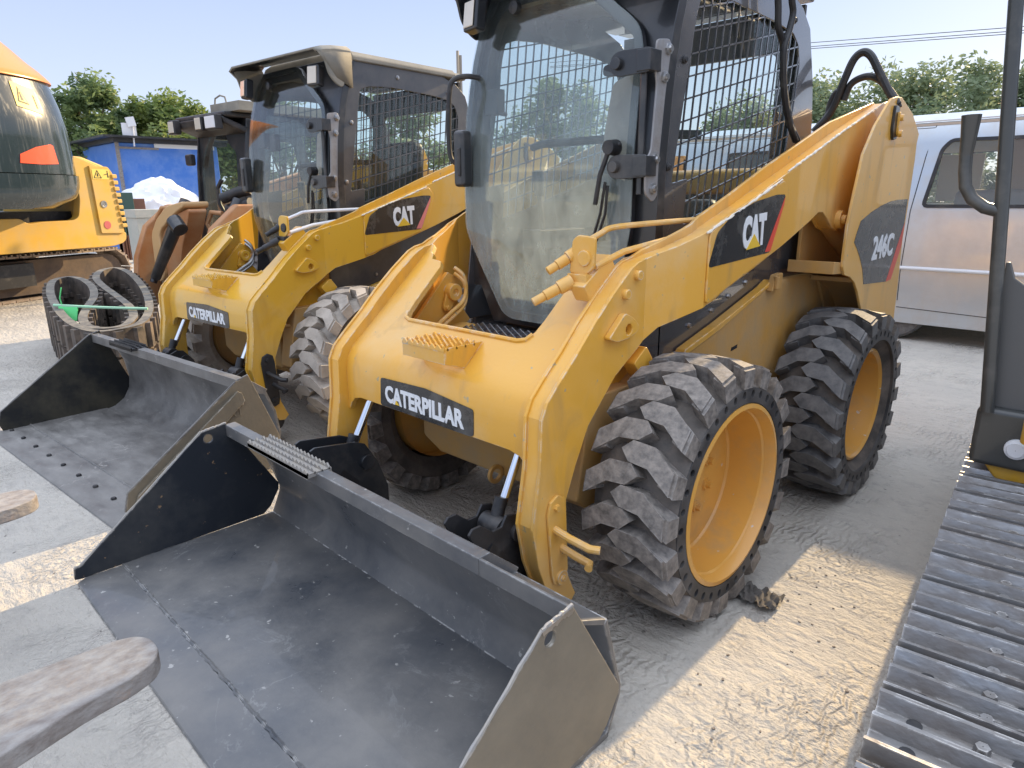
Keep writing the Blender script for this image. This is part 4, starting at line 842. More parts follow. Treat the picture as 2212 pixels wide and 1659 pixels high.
# floor corner, belly, post and handrail
fb = MB(); fb.box(1.306, 2.6, .60, 2.3, .476, .662); f1 = fb.build('floor_corner', BODYG, ex, bevel=.018, seg=3)
fb = MB(); fb.prism([(1.335,.484),(2.6,.484),(2.6,.36),(1.60,.36),(1.45,.39),(1.375,.435)], 1, .63, 2.3); fb.build('belly_guard', YE, ex, bevel=.01)
pl2 = MB(); pl2.prism([(1.318,.66),(2.4,.66),(2.4,1.03),(1.37,1.03),(1.335,1.055),(1.318,1.10),(1.306,1.10)], 1, .63, .645); pl2.build('front_panel', mat('grey_panel', (.10, .10, .098), .45), ex, bevel=.004)
po = MB(); po.tube([(1.334,.60,.65),(1.272,.60,1.30),(1.238,.60,1.65),(1.18,.60,2.25)], .0185, 20); po.tube([(1.18,.60,2.25),(1.25,.75,2.35),(1.5,1.0,2.40),(2.3,1.6,2.42)], .0185, 16); pp = po.build('handrail_post', BODYG, ex)
po = MB(); po.tube([(1.272,.60,1.245),(1.235,.60,1.255),(1.20,.60,1.28),(1.178,.60,1.315),(1.170,.60,1.36),(1.166,.60,1.41)], .0175, 16)
po.tube([(1.166,.60,1.40),(1.166,.60,1.44),(1.164,.60,1.515)], [.0175,.020,.026], 16); po.build('hand_grip', BODYG, pp)
cb = MB(); cb.box(1.47, 2.8, 1.75, 2.9, .66, 2.45); cb.build('cab', BODYG, ex, bevel=.05)
cu = MB()
def cup(cx, cy_, z0_, z1_, rx, ry):
    n_ = 40; V_ = []; 
    for lv, zz in enumerate((z0_, z1_)):
        for i in range(n_):
            a = 2 * math.pi * i / n_; V_.append((cx + rx * math.cos(a), cy_ + ry * math.sin(a), zz + (.006 * math.cos(a * 12) if lv else 0)))
    for lv, zz in enumerate((z1_, z0_)):
        for i in range(n_):
            a = 2 * math.pi * i / n_; V_.append((cx + (rx - .008) * math.cos(a), cy_ + (ry - .008) * math.sin(a), zz + (.006 * math.cos(a * 12) if not lv else 0)))
    cu.add(V_, [(l * n_ + i, l * n_ + (i + 1) % n_, (l + 1) * n_ + (i + 1) % n_, (l + 1) * n_ + i) for l in range(3) for i in range(n_)])
cup(1.53, .53, .600, .672, .095, .075)
for i in range(3): cu.prism([(1.45, .655)] + [(1.45 + .16 * k / 12, .664 + (.006 if k % 2 else -.004)) for k in range(13)] + [(1.61, .655)], 1, .49 + i * .04, .495 + i * .04)
cu.build('step', YE, ex)
bt = MB(); bt.lathe([(.001,.585),(.022,.585),(.024,.590),(.030,.592),(.032,.600)], (1.424, 0, .548), 1, 24); bt.build('bolt', WHITEP, f1)
# ------------------------------------------------------------ fork tines, lower left
fk = tag(empty('pallet_fork', (.29, -2.4, .4)), 'pair of worn rusty fork tines reaching in at the lower left corner', 'fork')
for cx, w0, w1 in ((.29, .068, .125), (-.79, .068, .125)):
    P_ = [(-w1, -1.1), (w1 * 1.0, -1.1), (w1 + .0, .62), (.085, .76), (.075, .84), (.055, .89), (.02, .912), (-.03, .912), (-.062, .895), (-.078, .86), (-.085, .78), (-w1 * .82, .60)]
    fo = plate('tine', rnd(P_, .02, 3), 2, -.042, 0, RUST, fk, bevel=.004)
    fo.location = (cx - .29, 0, 0)
    ub = MB(); ub.box(cx - .29 - w1, cx - .29 + w1, -1.15, -1.09, -.04, .6); ub.build('shank', RUST, fk, bevel=.01)
cr = MB(); cr.box(-1.25, .25, -1.22, -1.15, .1, .2); cr.box(-1.25, .25, -1.22, -1.15, .45, .55); cr.build('carriage', RUST, fk)
# ------------------------------------------------------------ rag behind the wheel
rg = MB(); nx = 16; V_ = []
for i in range(nx):
    for j in range(nx):
        V_.append((.75 + .13 * i / (nx - 1), .13 + .10 * j / (nx - 1) + .01 * math.sin(i), .012 + .022 * abs(math.sin(i * .9 + j * .5)) * random.uniform(.5, 1)))
rg.add(V_, [(i * nx + j, i * nx + j + 1, (i + 1) * nx + j + 1, (i + 1) * nx + j) for i in range(nx - 1) for j in range(nx - 1)])
ro_ = rg.build('rag', mat('rag_cloth', (.10, .09, .08), .9), flip=False, ang=60); tag(ro_, 'crumpled dark rag on the concrete beside the nearest tyre', 'rag')
ro_.location = (.07, -.05, 0)
pb = MB()
for i in range(160):
    x, y = random.uniform(.9, 1.35), random.uniform(-1.4, .5)
    if i % 2: x, y = random.uniform(-4.5, 3), random.uniform(-1.8, 4.4)
    r_ = random.uniform(.0015, .0042); M_ = Matrix.Translation((x, y, r_ * .4)) @ Matrix.Rotation(random.uniform(0, 6), 4, 'Z')
    pb.box(-r_, r_, -r_ * .7, r_ * .7, -r_ * .5, r_ * .5, M=M_)
po_ = pb.build('gravel', mat('grit', (.22, .19, .16), .9)); po_['kind'] = 'stuff'

# ------------------------------------------------------------ big excavator at the left edge
D0 = Vector((-8.652, -.279, 0)); DD = Vector((-.42748, .904025, 0)); DN = Vector((.904025, .42748, 0))     # along its side, and outwards to the viewer
def DM(off=0): return Matrix((DD, (0, 0, 1), DN)).transposed().to_4x4(), D0 + DN * off
exl = tag(empty('excavator', D0), 'large yellow excavator at the left edge with dark grey counterweight and orange hood', 'excavator')
MD = Matrix((DD, DN * -1, (0, 0, 1))).transposed().to_4x4()       # local x along, y away from viewer, z up
exl.matrix_world = Matrix.Translation(D0) @ MD
CW = mat('counterweight_grey', (.020, .034, .042), .2, coat=.5, dust=(.07, .09, .10), dust_amt=.2, stretch=(9, 9, .6), dust_scale=3)
OR = mat('hood_orange', (.74, .23, .012), .3, coat=.3)
YX = mat('excavator_yellow_dusty', (.66, .38, .04), .42, dust=(.50, .36, .17), dust_amt=.4, dust_scale=2, var=.06)
hs = plate('side_skirt', rnd([(-2.2,.66),(1.62,.655),(1.78,.69),(1.845,.74),(1.853,.835),(1.80,.85),(1.80,1.0),(1.70,1.70),(1.30,1.85),(1.20,1.87),(1.20,1.30),(1.14,1.08),(1.06,1.035),(.60,1.03),(.42,1.01),(.34,1.08),(-2.2,1.09)], .05, 3), 1, 0, .12, YX, exl, bevel=.03)
b = MB(); b.box(-2.3, 1.55, .25, 2.3, .70, 1.15); b.box(.2, 1.4, .10, 1.2, .85, 1.0); b.build('platform', RUB, exl)
b = MB(); b.prism(rnd([(1.25,.84),(1.80,.84),(1.76,1.69),(1.68,1.76),(1.35,1.87),(1.20,1.87)], .04, 3), 1, .02, 1.6); dk = b.build('side_cabinet', YX, exl, bevel=.03)
b = MB(); b.prism(rnd([(1.425,.845),(1.80,.83),(1.752,1.66),(1.69,1.745),(1.40,1.755)], .02, 3), 1, -.03, 0); pn = b.build('access_door', YX, dk, bevel=.01)
b = MB()
for i in range(9): z = 1.62 - i * .085; b.box(1.715 + i * .006, 1.80 + i * .006, -.055, -.02, z - .028, z + .028)
b.build('louvre', YX, pn, bevel=.012)
b = MB(); b.lathe([(.001,-.036),(.055,-.036),(.055,-.028)], (1.535, 0, .955), 1, 28); b.build('round_sticker', mat('sticker_dull_red', (.50, .10, .10), .6), pn)
b = MB(); b.lathe([(.001,-.034),(.03,-.034),(.035,-.04),(.05,-.04),(.05,-.028)], (1.53, 0, 1.24), 1, 20); b.build('door_lock', STEEL, pn)
STK = mat('warning_label_yellow', (.78, .58, .12), .45); INK = mat('label_ink', (.02, .02, .02), .5)
def warn(name, parent, M_, w_, h_):
    b = MB(); b.box(0, w_, 0, h_, 0, .003); b.v = [tuple(M_ @ Vector(q)) for q in b.v]; o = b.build(name, STK, parent)
    b = MB(); t = .06 * h_; A_ = Vector((w_ * .08, h_ * .14)); B_ = Vector((w_ * .50, h_ * .14)); C_ = Vector((w_ * .29, h_ * .86))
    for p_, q in ((A_, B_), (B_, C_), (C_, A_)):
        e = (q - p_).normalized(); n_ = Vector((-e.y, e.x)) * t * .5; b.prism([tuple(p_ - n_ - e * t * .4), tuple(q - n_ + e * t * .4), tuple(q + n_ + e * t * .4), tuple(p_ + n_ - e * t * .4)], 2, .004, .006)
    b.prism([(w_ * .25, h_ * .28), (w_ * .34, h_ * .28), (w_ * .31, h_ * .6), (w_ * .27, h_ * .6)], 2, .004, .006)
    b.prism([(w_ * .86, h_ * .2), (w_ * .92, h_ * .2), (w_ * .92, h_ * .72), (w_ * .86, h_ * .72)], 2, .004, .006); b.prism(circ(w_ * .89, h_ * .82, h_ * .06, 10), 2, .004, .006); b.prism([(w_ * .66, h_ * .42), (w_ * .84, h_ * .50), (w_ * .84, h_ * .56), (w_ * .66, h_ * .48)], 2, .004, .006)
    b.v = [tuple(M_ @ Vector(q)) for q in b.v]; b.build('pictogram', INK, o)
warn('warning_label', pn, Matrix(((1, 0, 0, 1.425), (0, 0, -1, -.0305), (0, 1, 0, 1.575), (0, 0, 0, 1))), .27, .135)
# counterweight: stacked rounded sections (superellipse), seen from the machine's rear corner
def section(z, cx, cy_, ax_, ay, n=56, e=2.8):
    out = []
    for i in range(n):
        t = 2 * math.pi * i / n; c_, s_ = math.cos(t), math.sin(t)
        out.append((cx + ax_ * math.copysign(abs(c_) ** (2 / e), c_), cy_ + ay * math.copysign(abs(s_) ** (2 / e), s_), z))
    return out
def loft(mb, secs):
    n = len(secs[0]); V_ = [q for s_ in secs for q in s_]
    F_ = [(i * n + k, i * n + (k + 1) % n, (i + 1) * n + (k + 1) % n, (i + 1) * n + k) for i in range(len(secs) - 1) for k in range(n)] + [tuple(range(n))[::-1], tuple((len(secs) - 1) * n + k for k in range(n))]
    mb.add(V_, F_)
def edge_x(z):   # right silhouette at off=.6
    pts = [(1.16,.80),(1.237,.95),(1.311,1.112),(1.40,1.17),(1.484,1.20),(1.637,1.209),(1.975,1.198),(2.412,1.16),(2.742,1.082),(2.855,.99),(2.95,.88),(3.05,.80),(3.153,.70),(3.30,.50),(3.42,.20),(3.50,-.2)]
    for i in range(1, len(pts)):
        if z <= pts[i][0]: a, b_ = pts[i - 1], pts[i]; return a[1] + (b_[1] - a[1]) * (z - a[0]) / (b_[0] - a[0])
    return pts[-1][1]
b = MB(); loft(b, [section(z, edge_x(z) - 1.5, .35, 1.5, .95 - max(0, 1.35 - z) * .5) for z in (1.20, 1.235, 1.27, 1.32, 1.38, 1.45, 1.52, 1.60)]); cw = b.build('counterweight', CW, exl, ang=50)
b = MB(); loft(b, [section(z, edge_x(z) - 1.515 - .01, .35, 1.5, .93 - max(0, z - 2.2) * .25) for z in (1.61, 1.63, 1.8, 2.0, 2.2, 2.4, 2.55, 2.70)]); b.build('upper_counterweight', CW, cw, ang=50)
b = MB(); loft(b, [section(z, edge_x(z) - 1.50, .35, 1.51, .83 - max(0, z - 2.72) * .9) for z in (2.70, 2.72, 2.78, 2.86, 2.94, 3.0, 3.08, 3.16, 3.24, 3.32, 3.40, 3.46)]); b.build('engine_hood', OR, exl, ang=50)
def on_cw(name, pts, z0_, mt, parent, t=.006):
    """flat sticker wrapped on the rear face of the counterweight: pts are (x, z)"""
    def wrap(x, y, z):
        cx = edge_x(z) - 1.525; ay = .93 - max(0, z - 2.2) * .25; k = min(.999, abs((x - cx) / 1.5)); yy = .35 - ay * (1 - k ** 2.8) ** (1 / 2.8); return (x, yy - y, z)
    o = plate(name, pts, 1, .0, t, mt, parent, cuts=[(0, -.2 + .05 * q) for q in range(20)] + [(2, 1.6 + .05 * q) for q in range(26)], warp=wrap, ang=60)
    return o
lb_ = on_cw('warning_label', [(.20,2.63),(.19,2.36),(.53,2.29),(.505,2.58)], 0, STK, cw)
on_cw('triangle_outline', [(.225,2.41),(.36,2.385),(.275,2.58)], 0, INK, lb_, .010)
on_cw('triangle_field', [(.24,2.42),(.343,2.402),(.277,2.55)], 0, STK, lb_, .013)
on_cw('pictogram', [(.265,2.43),(.30,2.425),(.285,2.52),(.275,2.52)], 0, INK, lb_, .016)
on_cw('pictogram', [(.46,2.36),(.475,2.355),(.472,2.50),(.455,2.505)], 0, INK, lb_, .010)
on_cw('reflector', [(.06,1.72),(.08,1.82),(.30,1.91),(.52,1.955),(.56,1.94),(.60,1.73),(.34,1.715)], 0, mat('reflector_red', (.85, .09, .03), .35, coat=.4), cw)
# undercarriage
RUSTB = mat('track_shoe_rusty', (.22, .16, .12), .7, dust=(.42, .35, .28), dust_amt=.5, dust_scale=12, bump=.4)
TRKD = mat('track_frame_dark', (.07, .05, .04), .7, dust=(.18, .13, .09), dust_amt=.5, dust_scale=5, bump=.4)
for off_ in (.35, 2.3):
    t_ = MB(); loopp = []
    for i in range(13): a = R(-90 + 180 * i / 12); loopp.append((1.85 + .28 * math.cos(a), .30 + .28 * math.sin(a)))
    for i in range(13): a = R(90 + 180 * i / 12); loopp.append((-1.6 + .28 * math.cos(a), .30 + .28 * math.sin(a)))
    inner = [((a - .1) * .96 + .1, (c_ - .30) * .80 + .30) for a, c_ in loopp]
    fr = MB(); fr.prism(inner, 1, off_ + .08, off_ + .42); fro = fr.build('track_frame', TRKD, exl)
    cum2 = [0]; LL = loopp + [loopp[0]]
    for i in range(1, len(LL)): cum2.append(cum2[-1] + math.dist(LL[i - 1], LL[i]))
    n_ = 48
    for k in range(n_):
        s_ = cum2[-1] * k / n_
        for i in range(1, len(LL)):
            if s_ <= cum2[i]:
                t = (s_ - cum2[i - 1]) / max(1e-6, cum2[i] - cum2[i - 1]); a, c_ = LL[i - 1], LL[i]; P_ = (a[0] + (c_[0] - a[0]) * t, a[1] + (c_[1] - a[1]) * t); an = math.atan2(c_[1] - a[1], c_[0] - a[0]); break
        sh_ = MB(); h = cum2[-1] / n_ * .47; Mx = Matrix.Translation((P_[0], off_, P_[1])) @ Matrix.Rotation(-an, 4, 'Y')
        sh_.box(-h, h, 0, .5, -.012, .012, M=Mx)
        for q in (-.85, 0, .85): sh_.box(h * q - .012, h * q + .012, 0, .5, -.035, -.01, M=Mx)
        sh_.build('track_shoe', RUSTB, fro)
b = MB(); b.box(-.7, .9, .9, 2.4, .25, .65); b.box(-.9, .6, .3, 2.6, .2, .5); b.build('car_body', RUB, exl)
# ------------------------------------------------------------ orange skid steer further along the row
cl = tag(empty('compact_loader', (-5.13, 1.10, 0), .10), 'small orange loader with black cab, behind the grey roofed yellow loader', 'loader')
ORG = mat('loader_orange', (.42, .17, .06), .4, dust=(.5, .33, .18), dust_amt=.4, dust_scale=3)
ORP = mat('fender_pale_orange', (.60, .38, .18), .4, coat=.2)
b = MB(); b.prism([(-.45,.35),(.0,.30),(1.9,.30),(1.9,1.2),(.6,1.0),(-.2,.75)], 0, -.55, .55); b.build('chassis', ORG, cl, bevel=.03)
for s in (-1, 1):
    a = plate('lift_arm', [(-.75,.30),(-.62,.18),(-.50,.30),(-.42,.80),(.1,1.05),(1.5,1.35),(1.7,1.6),(1.5,1.65),(.0,1.25),(-.30,1.25),(-.55,1.05),(-.68,.75)], 0, s * .60, s * .70, ORG, cl, bevel=.02)
    t_ = MB(); t_.tube([(s * .50,-.20,1.22),(s * .51,-.48,.72)], .05, 14); t_.tube([(s * .50,-.16,1.28),(s * .50,-.22,1.18)], .065, 14); t_.tube([(s * .51,-.48,.72),(s * .52,-.60,.50)], .035, 12); t_.build('lift_cylinder', BLK, cl)
    for cy in (0, 1.1):
        w_ = MB(); w_.lathe([(.15,-.10),(.36,-.14),(.40,-.10),(.41,0),(.40,.10),(.36,.14),(.15,.10)], (s * .72, cy, .41), 0, 40, closed=True)
        for k in range(22):
            th = 2 * math.pi * k / 22; M_ = Matrix.Translation((s * .72, cy, .41)) @ Matrix.Rotation(th, 4, 'X'); w_.box(-.14, .14, -.03, .03, .39, .425, M=M_)
        wo = w_.build('wheel', TYRER, cl); w2 = MB(); w2.lathe([(.23,s*.12),(.22,s*.02),(.05,s*.0),(.001,s*.0)], (s * .72, cy, .41), 0, 30); w2.build('rim', ORG, wo)
fd = MB(); fd.prism(rnd([(-.44,.52),(-.41,.98),(-.26,1.12),(-.02,1.24),(.30,1.28),(.30,1.23),(.14,1.18),(-.18,1.03),(-.24,.97),(-.25,.60),(-.31,.52)], .06), 1, -.60, -.35)
fd.build('front_fender', ORP, cl, bevel=.05, seg=4)
fd = MB(); fd.prism(rnd([(-.25,.60),(-.235,.97),(-.17,1.03),(.14,1.18),(.36,1.22),(.26,1.05),(.12,.86),(-.04,.5),(-.25,.45)], .05), 1, -.57, -.40)
fd.build('arm_cover', ORG, cl, bevel=.03, seg=3)
fd = MB(); fd.tube([(.43,-.74,1.08),(.20,-.75,.86),(-.07,-.76,.60)], [.06,.055,.045], 14); fd.tube([(.40,-.74,1.12),(.50,-.74,1.04)], .065, 14); fd.build('boom_cylinder', BLK, cl)
side = [(-.10,.85),(-.04,1.6),(.02,2.0),(1.2,2.02),(1.35,1.5),(1.35,.9)]
for s in (-1, 1): plate('cab_side', side, 0, s * .43, s * .45, BLK, cl, holes=[rnd([(.12,1.15),(.15,1.88),(1.1,1.9),(1.2,1.3)], .05)], bevel=.006)
plate('front_frame', [(-.45,.85),(.45,.85),(.45,2.02),(-.45,2.02)], 1, -.05, .0, BLK, cl, holes=[rnd([(-.36,.92),(.22,.92),(.25,1.72),(.12,1.80),(.06,1.92),(-.14,1.94),(-.32,1.74),(-.38,1.60)], .05)], warp=lambda x, y, z: (x, y + (z - .85) * .06, z), bevel=.008)
plate('windscreen', rnd([(-.37,.90),(.23,.90),(.26,1.73),(.12,1.81),(.06,1.93),(-.14,1.95),(-.33,1.75),(-.39,1.60)], .05), 1, -.062, -.056, GLASST, cl, warp=lambda x, y, z: (x, y + (z - .85) * .06, z))
b = MB(); b.prism([(-.22,2.02),(.05,1.93),(.0,1.88),(-.19,1.95)], 0, -.44, .46); b.box(-.46, .46, -.20, 1.2, 2.01, 2.06); b.build('roof', BLKM, cl, bevel=.02)
b = MB(); b.box(.10, .60, -.12, .8, 2.06, 2.14); b.tube([(.15,-.1,2.13),(.17,-.1,2.19),(.26,-.1,2.21),(.34,-.1,2.19),(.36,-.1,2.13)], .008); b.build('roof_unit', ROOFB, cl, bevel=.01)
for (x, wd, mt) in ((-.40,.05,LENS),(.12,.05,LENS),(.34,.085,WHITEP)):
    b = MB(); b.box(x - wd - .015, x + wd + .015, -.27, -.2, 1.90, 2.03); lo = b.build('work_light', BLKM, cl, bevel=.012); b = MB(); b.box(x - wd, x + wd, -.277, -.268, 1.915, 2.015); b.build('lamp_lens', mt, lo, bevel=.01)
b = MB(); b.box(-.52,-.40,-.12,-.06,1.62,1.73); b.build('mirror', BLKM, cl, bevel=.02)
b = MB(); b.tube([(.14,-.12,1.16),(.10,-.14,1.25),(.10,-.14,1.40),(.15,-.12,1.47)], .02); b.build('door_handle', RUB, cl)
b = MB(); b.tube([(-.62,-.40,1.02),(-.60,-.44,1.12),(-.50,-.42,1.22),(-.40,-.40,1.22)], .018); b.build('hand_rail', ORG, cl)
b = MB(); b.tube([(.32,-.35,.95),(.28,-.38,1.08),(.34,-.36,1.18),(.46,-.32,1.17)], .022); b.build('hydraulic_hose', ORG, cl)
b = MB(); b.tube([(.36,-.25,1.30),(.50,-.15,1.36),(.62,-.1,1.38)], .05, 14); b.tube([(.36,-.20,1.20),(.62,-.12,1.26)], .05, 14); b.build('tilt_cylinder', BLKM, cl)
# ------------------------------------------------------------ strapped rubber tracks
TRACKPTS = [(x, y) for x, y, z in [(-3.93, -0.24, 0.46), (-4.26, -0.17, 0.48), (-4.77, -0.13, 0.53), (-5.21, -0.1, 0.57), (-5.59, -0.04, 0.6), (-5.93, 0.1, 0.63), (-6.02, 0.26, 0.63), (-5.69, 0.28, 0.61), (-5.1, 0.19, 0.56), (-4.53, 0.06, 0.51), (-4.02, -0.1, 0.46), (-3.66, -0.28, 0.43), (-3.56, -0.46, 0.42), (-3.58, -0.59, 0.43), (-3.8, -0.65, 0.45), (-4.13, -0.65, 0.47), (-4.6, -0.6, 0.51), (-5.09, -0.52, 0.56), (-5.57, -0.39, 0.6), (-5.72, -0.24, 0.61), (-5.55, -0.17, 0.59), (-5.16, -0.19, 0.56), (-4.73, -0.29, 0.52), (-4.35, -0.44, 0.49), (-4.0, -0.56, 0.46), (-3.74, -0.59, 0.44), (-3.63, -0.52, 0.43), (-3.64, -0.4, 0.43), (-3.77, -0.31, 0.44)]]
STRAP = [(-4.44, -0.64, 0.52), (-3.98, -0.12, 0.48)]
TRACKSIDE = 1
def rubber_tracks():
    o = tag(empty('rubber_track', (-5.2, -.1, 0)), 'used rubber track folded in a double loop and tied with a green strap', 'rubber track')
    RT_ = mat('rubber_track_worn', (.035, .032, .030), .5, dust=(.22, .17, .13), dust_amt=.45, dust_scale=8, bump=.3)
    RTE = mat('rubber_track_edge', (.075, .07, .062), .6, dust=(.30, .27, .22), dust_amt=.45, dust_scale=12, bump=.4)
    px = TRACKPTS
    # smooth closed Catmull-Rom
    n = len(px); C_ = []
    for i in range(n):
        p0, p1, p2, p3 = [Vector(px[(i + j) % n]) for j in (-1, 0, 1, 2)]
        for k in range(8):
            t = k / 8; C_.append(.5 * ((2 * p1) + (-p0 + p2) * t + (2 * p0 - 5 * p1 + 4 * p2 - p3) * t * t + (-p0 + 3 * p1 - 3 * p2 + p3) * t ** 3))
    N_ = len(C_); th = .030; H_ = .45
    nor = [Vector((-(C_[(i + 1) % N_] - C_[i - 1]).y, (C_[(i + 1) % N_] - C_[i - 1]).x)).normalized() for i in range(N_)]
    b = MB(); V_ = []
    for i in range(N_):
        a, c_ = C_[i] - nor[i] * th, C_[i] + nor[i] * th
        zt = .1225 - .085 * C_[i].x; V_ += [(a.x, a.y, zt - .42), (c_.x, c_.y, zt - .42), (c_.x, c_.y, zt), (a.x, a.y, zt)]
    F_ = []; 
    for i in range(N_):
        j = (i + 1) % N_
        for k in range(4): k2 = (k + 1) % 4; b.f.append((i * 4 + k, i * 4 + k2, j * 4 + k2, j * 4 + k)); b.mi.append(1 if k == 2 else 0)
    b.v = V_
    lg = b; ins = b; acc = 0; b.mi = b.mi
    for i in range(N_):
        acc += (C_[i] - C_[i - 1]).length
        if acc > .13:
            acc = 0; e = Vector((nor[i].y, -nor[i].x)); c_ = C_[i]
            def blk(mb, o0, o1, hw, z0_, z1_):
                q = [c_ + nor[i] * o0 - e * hw, c_ + nor[i] * o0 + e * hw, c_ + nor[i] * o1 + e * hw * .8, c_ + nor[i] * o1 - e * hw * .8]; dz = .1225 - .085 * c_.x - .45; mb.prism([(a.x, a.y) for a in q], 2, z0_ + dz, z1_ + dz)
            sg = TRACKSIDE; blk(lg, sg * th, sg * (th + .03), .035, .04, .24); blk(lg, sg * th, sg * (th + .03), .035, .26, H_ - .01); blk(ins, -sg * th, -sg * (th + .03), .025, .17, .21); blk(ins, -sg * th, -sg * (th + .03), .025, .27, .31)
    b.build('track_band', [RT_, RTE], o, flip=True)
    st2 = MB(); GR = mat('green_strap', (.35, .62, .42), .5); q = [Vector(v) for v in STRAP]
    pts = [tuple(q[0].lerp(q[1], t / 10) + Vector((0, 0, -.004 * math.sin(math.pi * t / 10)))) for t in range(11)]
    st2.tube(pts, .011, 6); st2.build('strap', GR, o)
    tg = MB(); c0 = q[0].lerp(q[1], .13); dx = (q[1] - q[0]).normalized() 
    tgm = Matrix.Translation(c0 + Vector((0, 0, .008))) @ Matrix((dx, Vector((-dx.y, dx.x, 0)) * 1, (0, 0, 1))).transposed().to_4x4()
    tg.box(-.05, .09, -.004, .004, -.125, -.012, M=tgm @ Matrix.Rotation(-.4, 4, 'X')); tg.tube([tuple(tgm @ Vector(v)) for v in ((-.03,0,0),(-.035,.0,.05),(-.01,.0,.13))], .005, 6); tg.build('green_tag', mat('tag_green', (.12, .68, .22), .5), o)
    for ch in o.children: ch.matrix_parent_inverse = Matrix.Translation((5.2, .1, 0))
rubber_tracks()
pa = MB(); pa.box(-.55, .55, -.06, .06, 0, .09, M=Matrix.Rotation(.6, 4, 'Z')); po = pa.build('timber', mat('timber_grey', (.20, .17, .14), .8, bump=.4, stretch=(1, 8, 8)), bevel=.005); po.location = (-4.55, .05, 0); tag(po, 'grey timber beam on the ground beside the folded rubber track', 'timber')
# ------------------------------------------------------------ yard things far behind, left
BL = mat('hut_blue_sheet', (.06, .20, .62), .45, dust=(.25, .38, .68), dust_amt=.3, dust_scale=2, bump=.6, bump_scale=6)
hut = tag(empty('site_hut', (-18, 4.9, 0)), 'bright blue sheet metal hut with flat roof among the trees', 'hut')
b = MB(); b.box(-3, 0, -.95, 1.6, 0, 2.70); hb_ = b.build('wall', BL, hut, bevel=.02)
b = MB(); b.box(-3.4, .35, -1.30, 2.0, 2.80, 2.85); b.box(-3.2, .2, -1.05, 1.8, 2.70, 2.80); b.build('roof', BLKM, hut)
b = MB(); b.box(.0, .03, -.05, 1.5, 2.60, 2.72); b.build('sign_board', WHITE, hut)
b = MB(); b.box(.0, .06, -.98, -.90, 0, 2.75); b.box(.0, .04, -.9, .05, 2.55, 2.60); b.build('door_frame', RUST, hut)
fl = tag(empty('floodlight', (-17.8, 4.3, 2.85)), 'white floodlight and box on the roof edge of the blue hut', 'floodlight')
b = MB(); b.box(0, .06, -.22, .10, .0, .30); b.build('control_box', WHITEP, fl); b = MB(); b.box(.07, .14, -.05, .14, .22, .44, M=Matrix.Rotation(.2, 4, 'X')); b.tube([(.05,.0,-.25),(.08,.02,.22)], .02, 8); b.build('lamp_head', WHITEP, fl)
def blob(name, loc, sc, mt, seed, amp=.18):
    random.seed(seed); bm = bmesh.new(); bmesh.ops.create_icosphere(bm, subdivisions=5, radius=1)
    from mathutils import noise
    for v in bm.verts:
        n_ = noise.fractal(v.co * 2.2 + Vector((seed, 0, 0)), .9, 2.1, 5); v.co = Vector((v.co.x * sc[0], v.co.y * sc[1], max(v.co.z, -.35) * sc[2])) * (1 + amp * n_)
    me = bpy.data.meshes.new(name); bm.to_mesh(me); bm.free(); me.materials.append(mt); o = link(name, me, None, 0, 2, 30); o.location = loc; return o
sk = blob('bulk_bag', (-16.6, 4.35, .75), (.8, .95, 1.0), mat('bag_white', (.80, .80, .82), .7, bump=.6, bump_scale=8), 3); tag(sk, 'heap of white bulk bags in front of the blue hut', 'bag')
b = MB(); b.box(-.25, .25, -.25, .25, 0, .93); b.box(-.27, .27, -.27, .27, .93, 1.10); ck = tag(empty('storage_bin', (-14.2, 3.15, 0), .1), 'pale grey green metal bin marked with a white umbrella', 'bin')
bb = b.build('box', mat('bin_grey_green', (.36, .38, .34), .6, dust=(.5, .46, .4), dust_amt=.4), ck, bevel=.01)
um = MB(); um.prism([(.0,.42)] + [(.11 * math.cos(R(a)) , .45 + .09 * math.sin(R(a))) for a in range(0, 181, 20)], 0, .252, .256); um.prism([(-.008,.30),(.008,.30),(.008,.46),(-.008,.46)], 0, .252, .256); um.build('umbrella_mark', WHITE, bb)
gb = MB(); gb.box(-.2, .2, -.17, .17, .44, .92); gb.box(-.15, .15, -.12, .12, 0, .44); g1 = gb.build('pump_box', mat('box_dark_green', (.05, .10, .08), .5), bevel=.01); g1.location = (-15.2, 3.08, .97); tag(g1, 'dark green box stacked on the brown radiator behind the left excavator', 'box')
g1.data.transform(Matrix.Translation((0, 0, -.44 + .0))) 
rb = MB()
for i in range(8): rb.box(-.15, .15, -.20 + i * .055, -.175 + i * .055, .0, .95)
rb.box(-.12, .10, -.2, .22, 0, .97); g2 = rb.build('radiator', mat('radiator_brown', (.22, .10, .06), .6), bevel=.003); g2.location = (-15.2, 3.12, 0); tag(g2, 'brown finned radiator standing behind the left excavator', 'radiator')
g3 = MB(); g3.box(-.1, .1, -.12, .12, 0, 1.32); g4 = g3.build('crate', mat('crate_rust_brown', (.20, .09, .06), .7), bevel=.01); g4.location = (-15.3, 3.42, 0); tag(g4, 'narrow rust brown crate between the radiator and the white bags', 'crate')
an = MB(); an.tube([(0, 0, 0), (0, 0, 4.02)], .028, 8); an.box(-.02, .02, .05, .09, 2.8, 3.95); ao = an.build('lamp_post', mat('post_grey', (.3, .27, .22), .6)); ao.location = (-9.0, 7.57, 0); tag(ao, 'thin grey post rising behind the grey roof of the second loader', 'post')
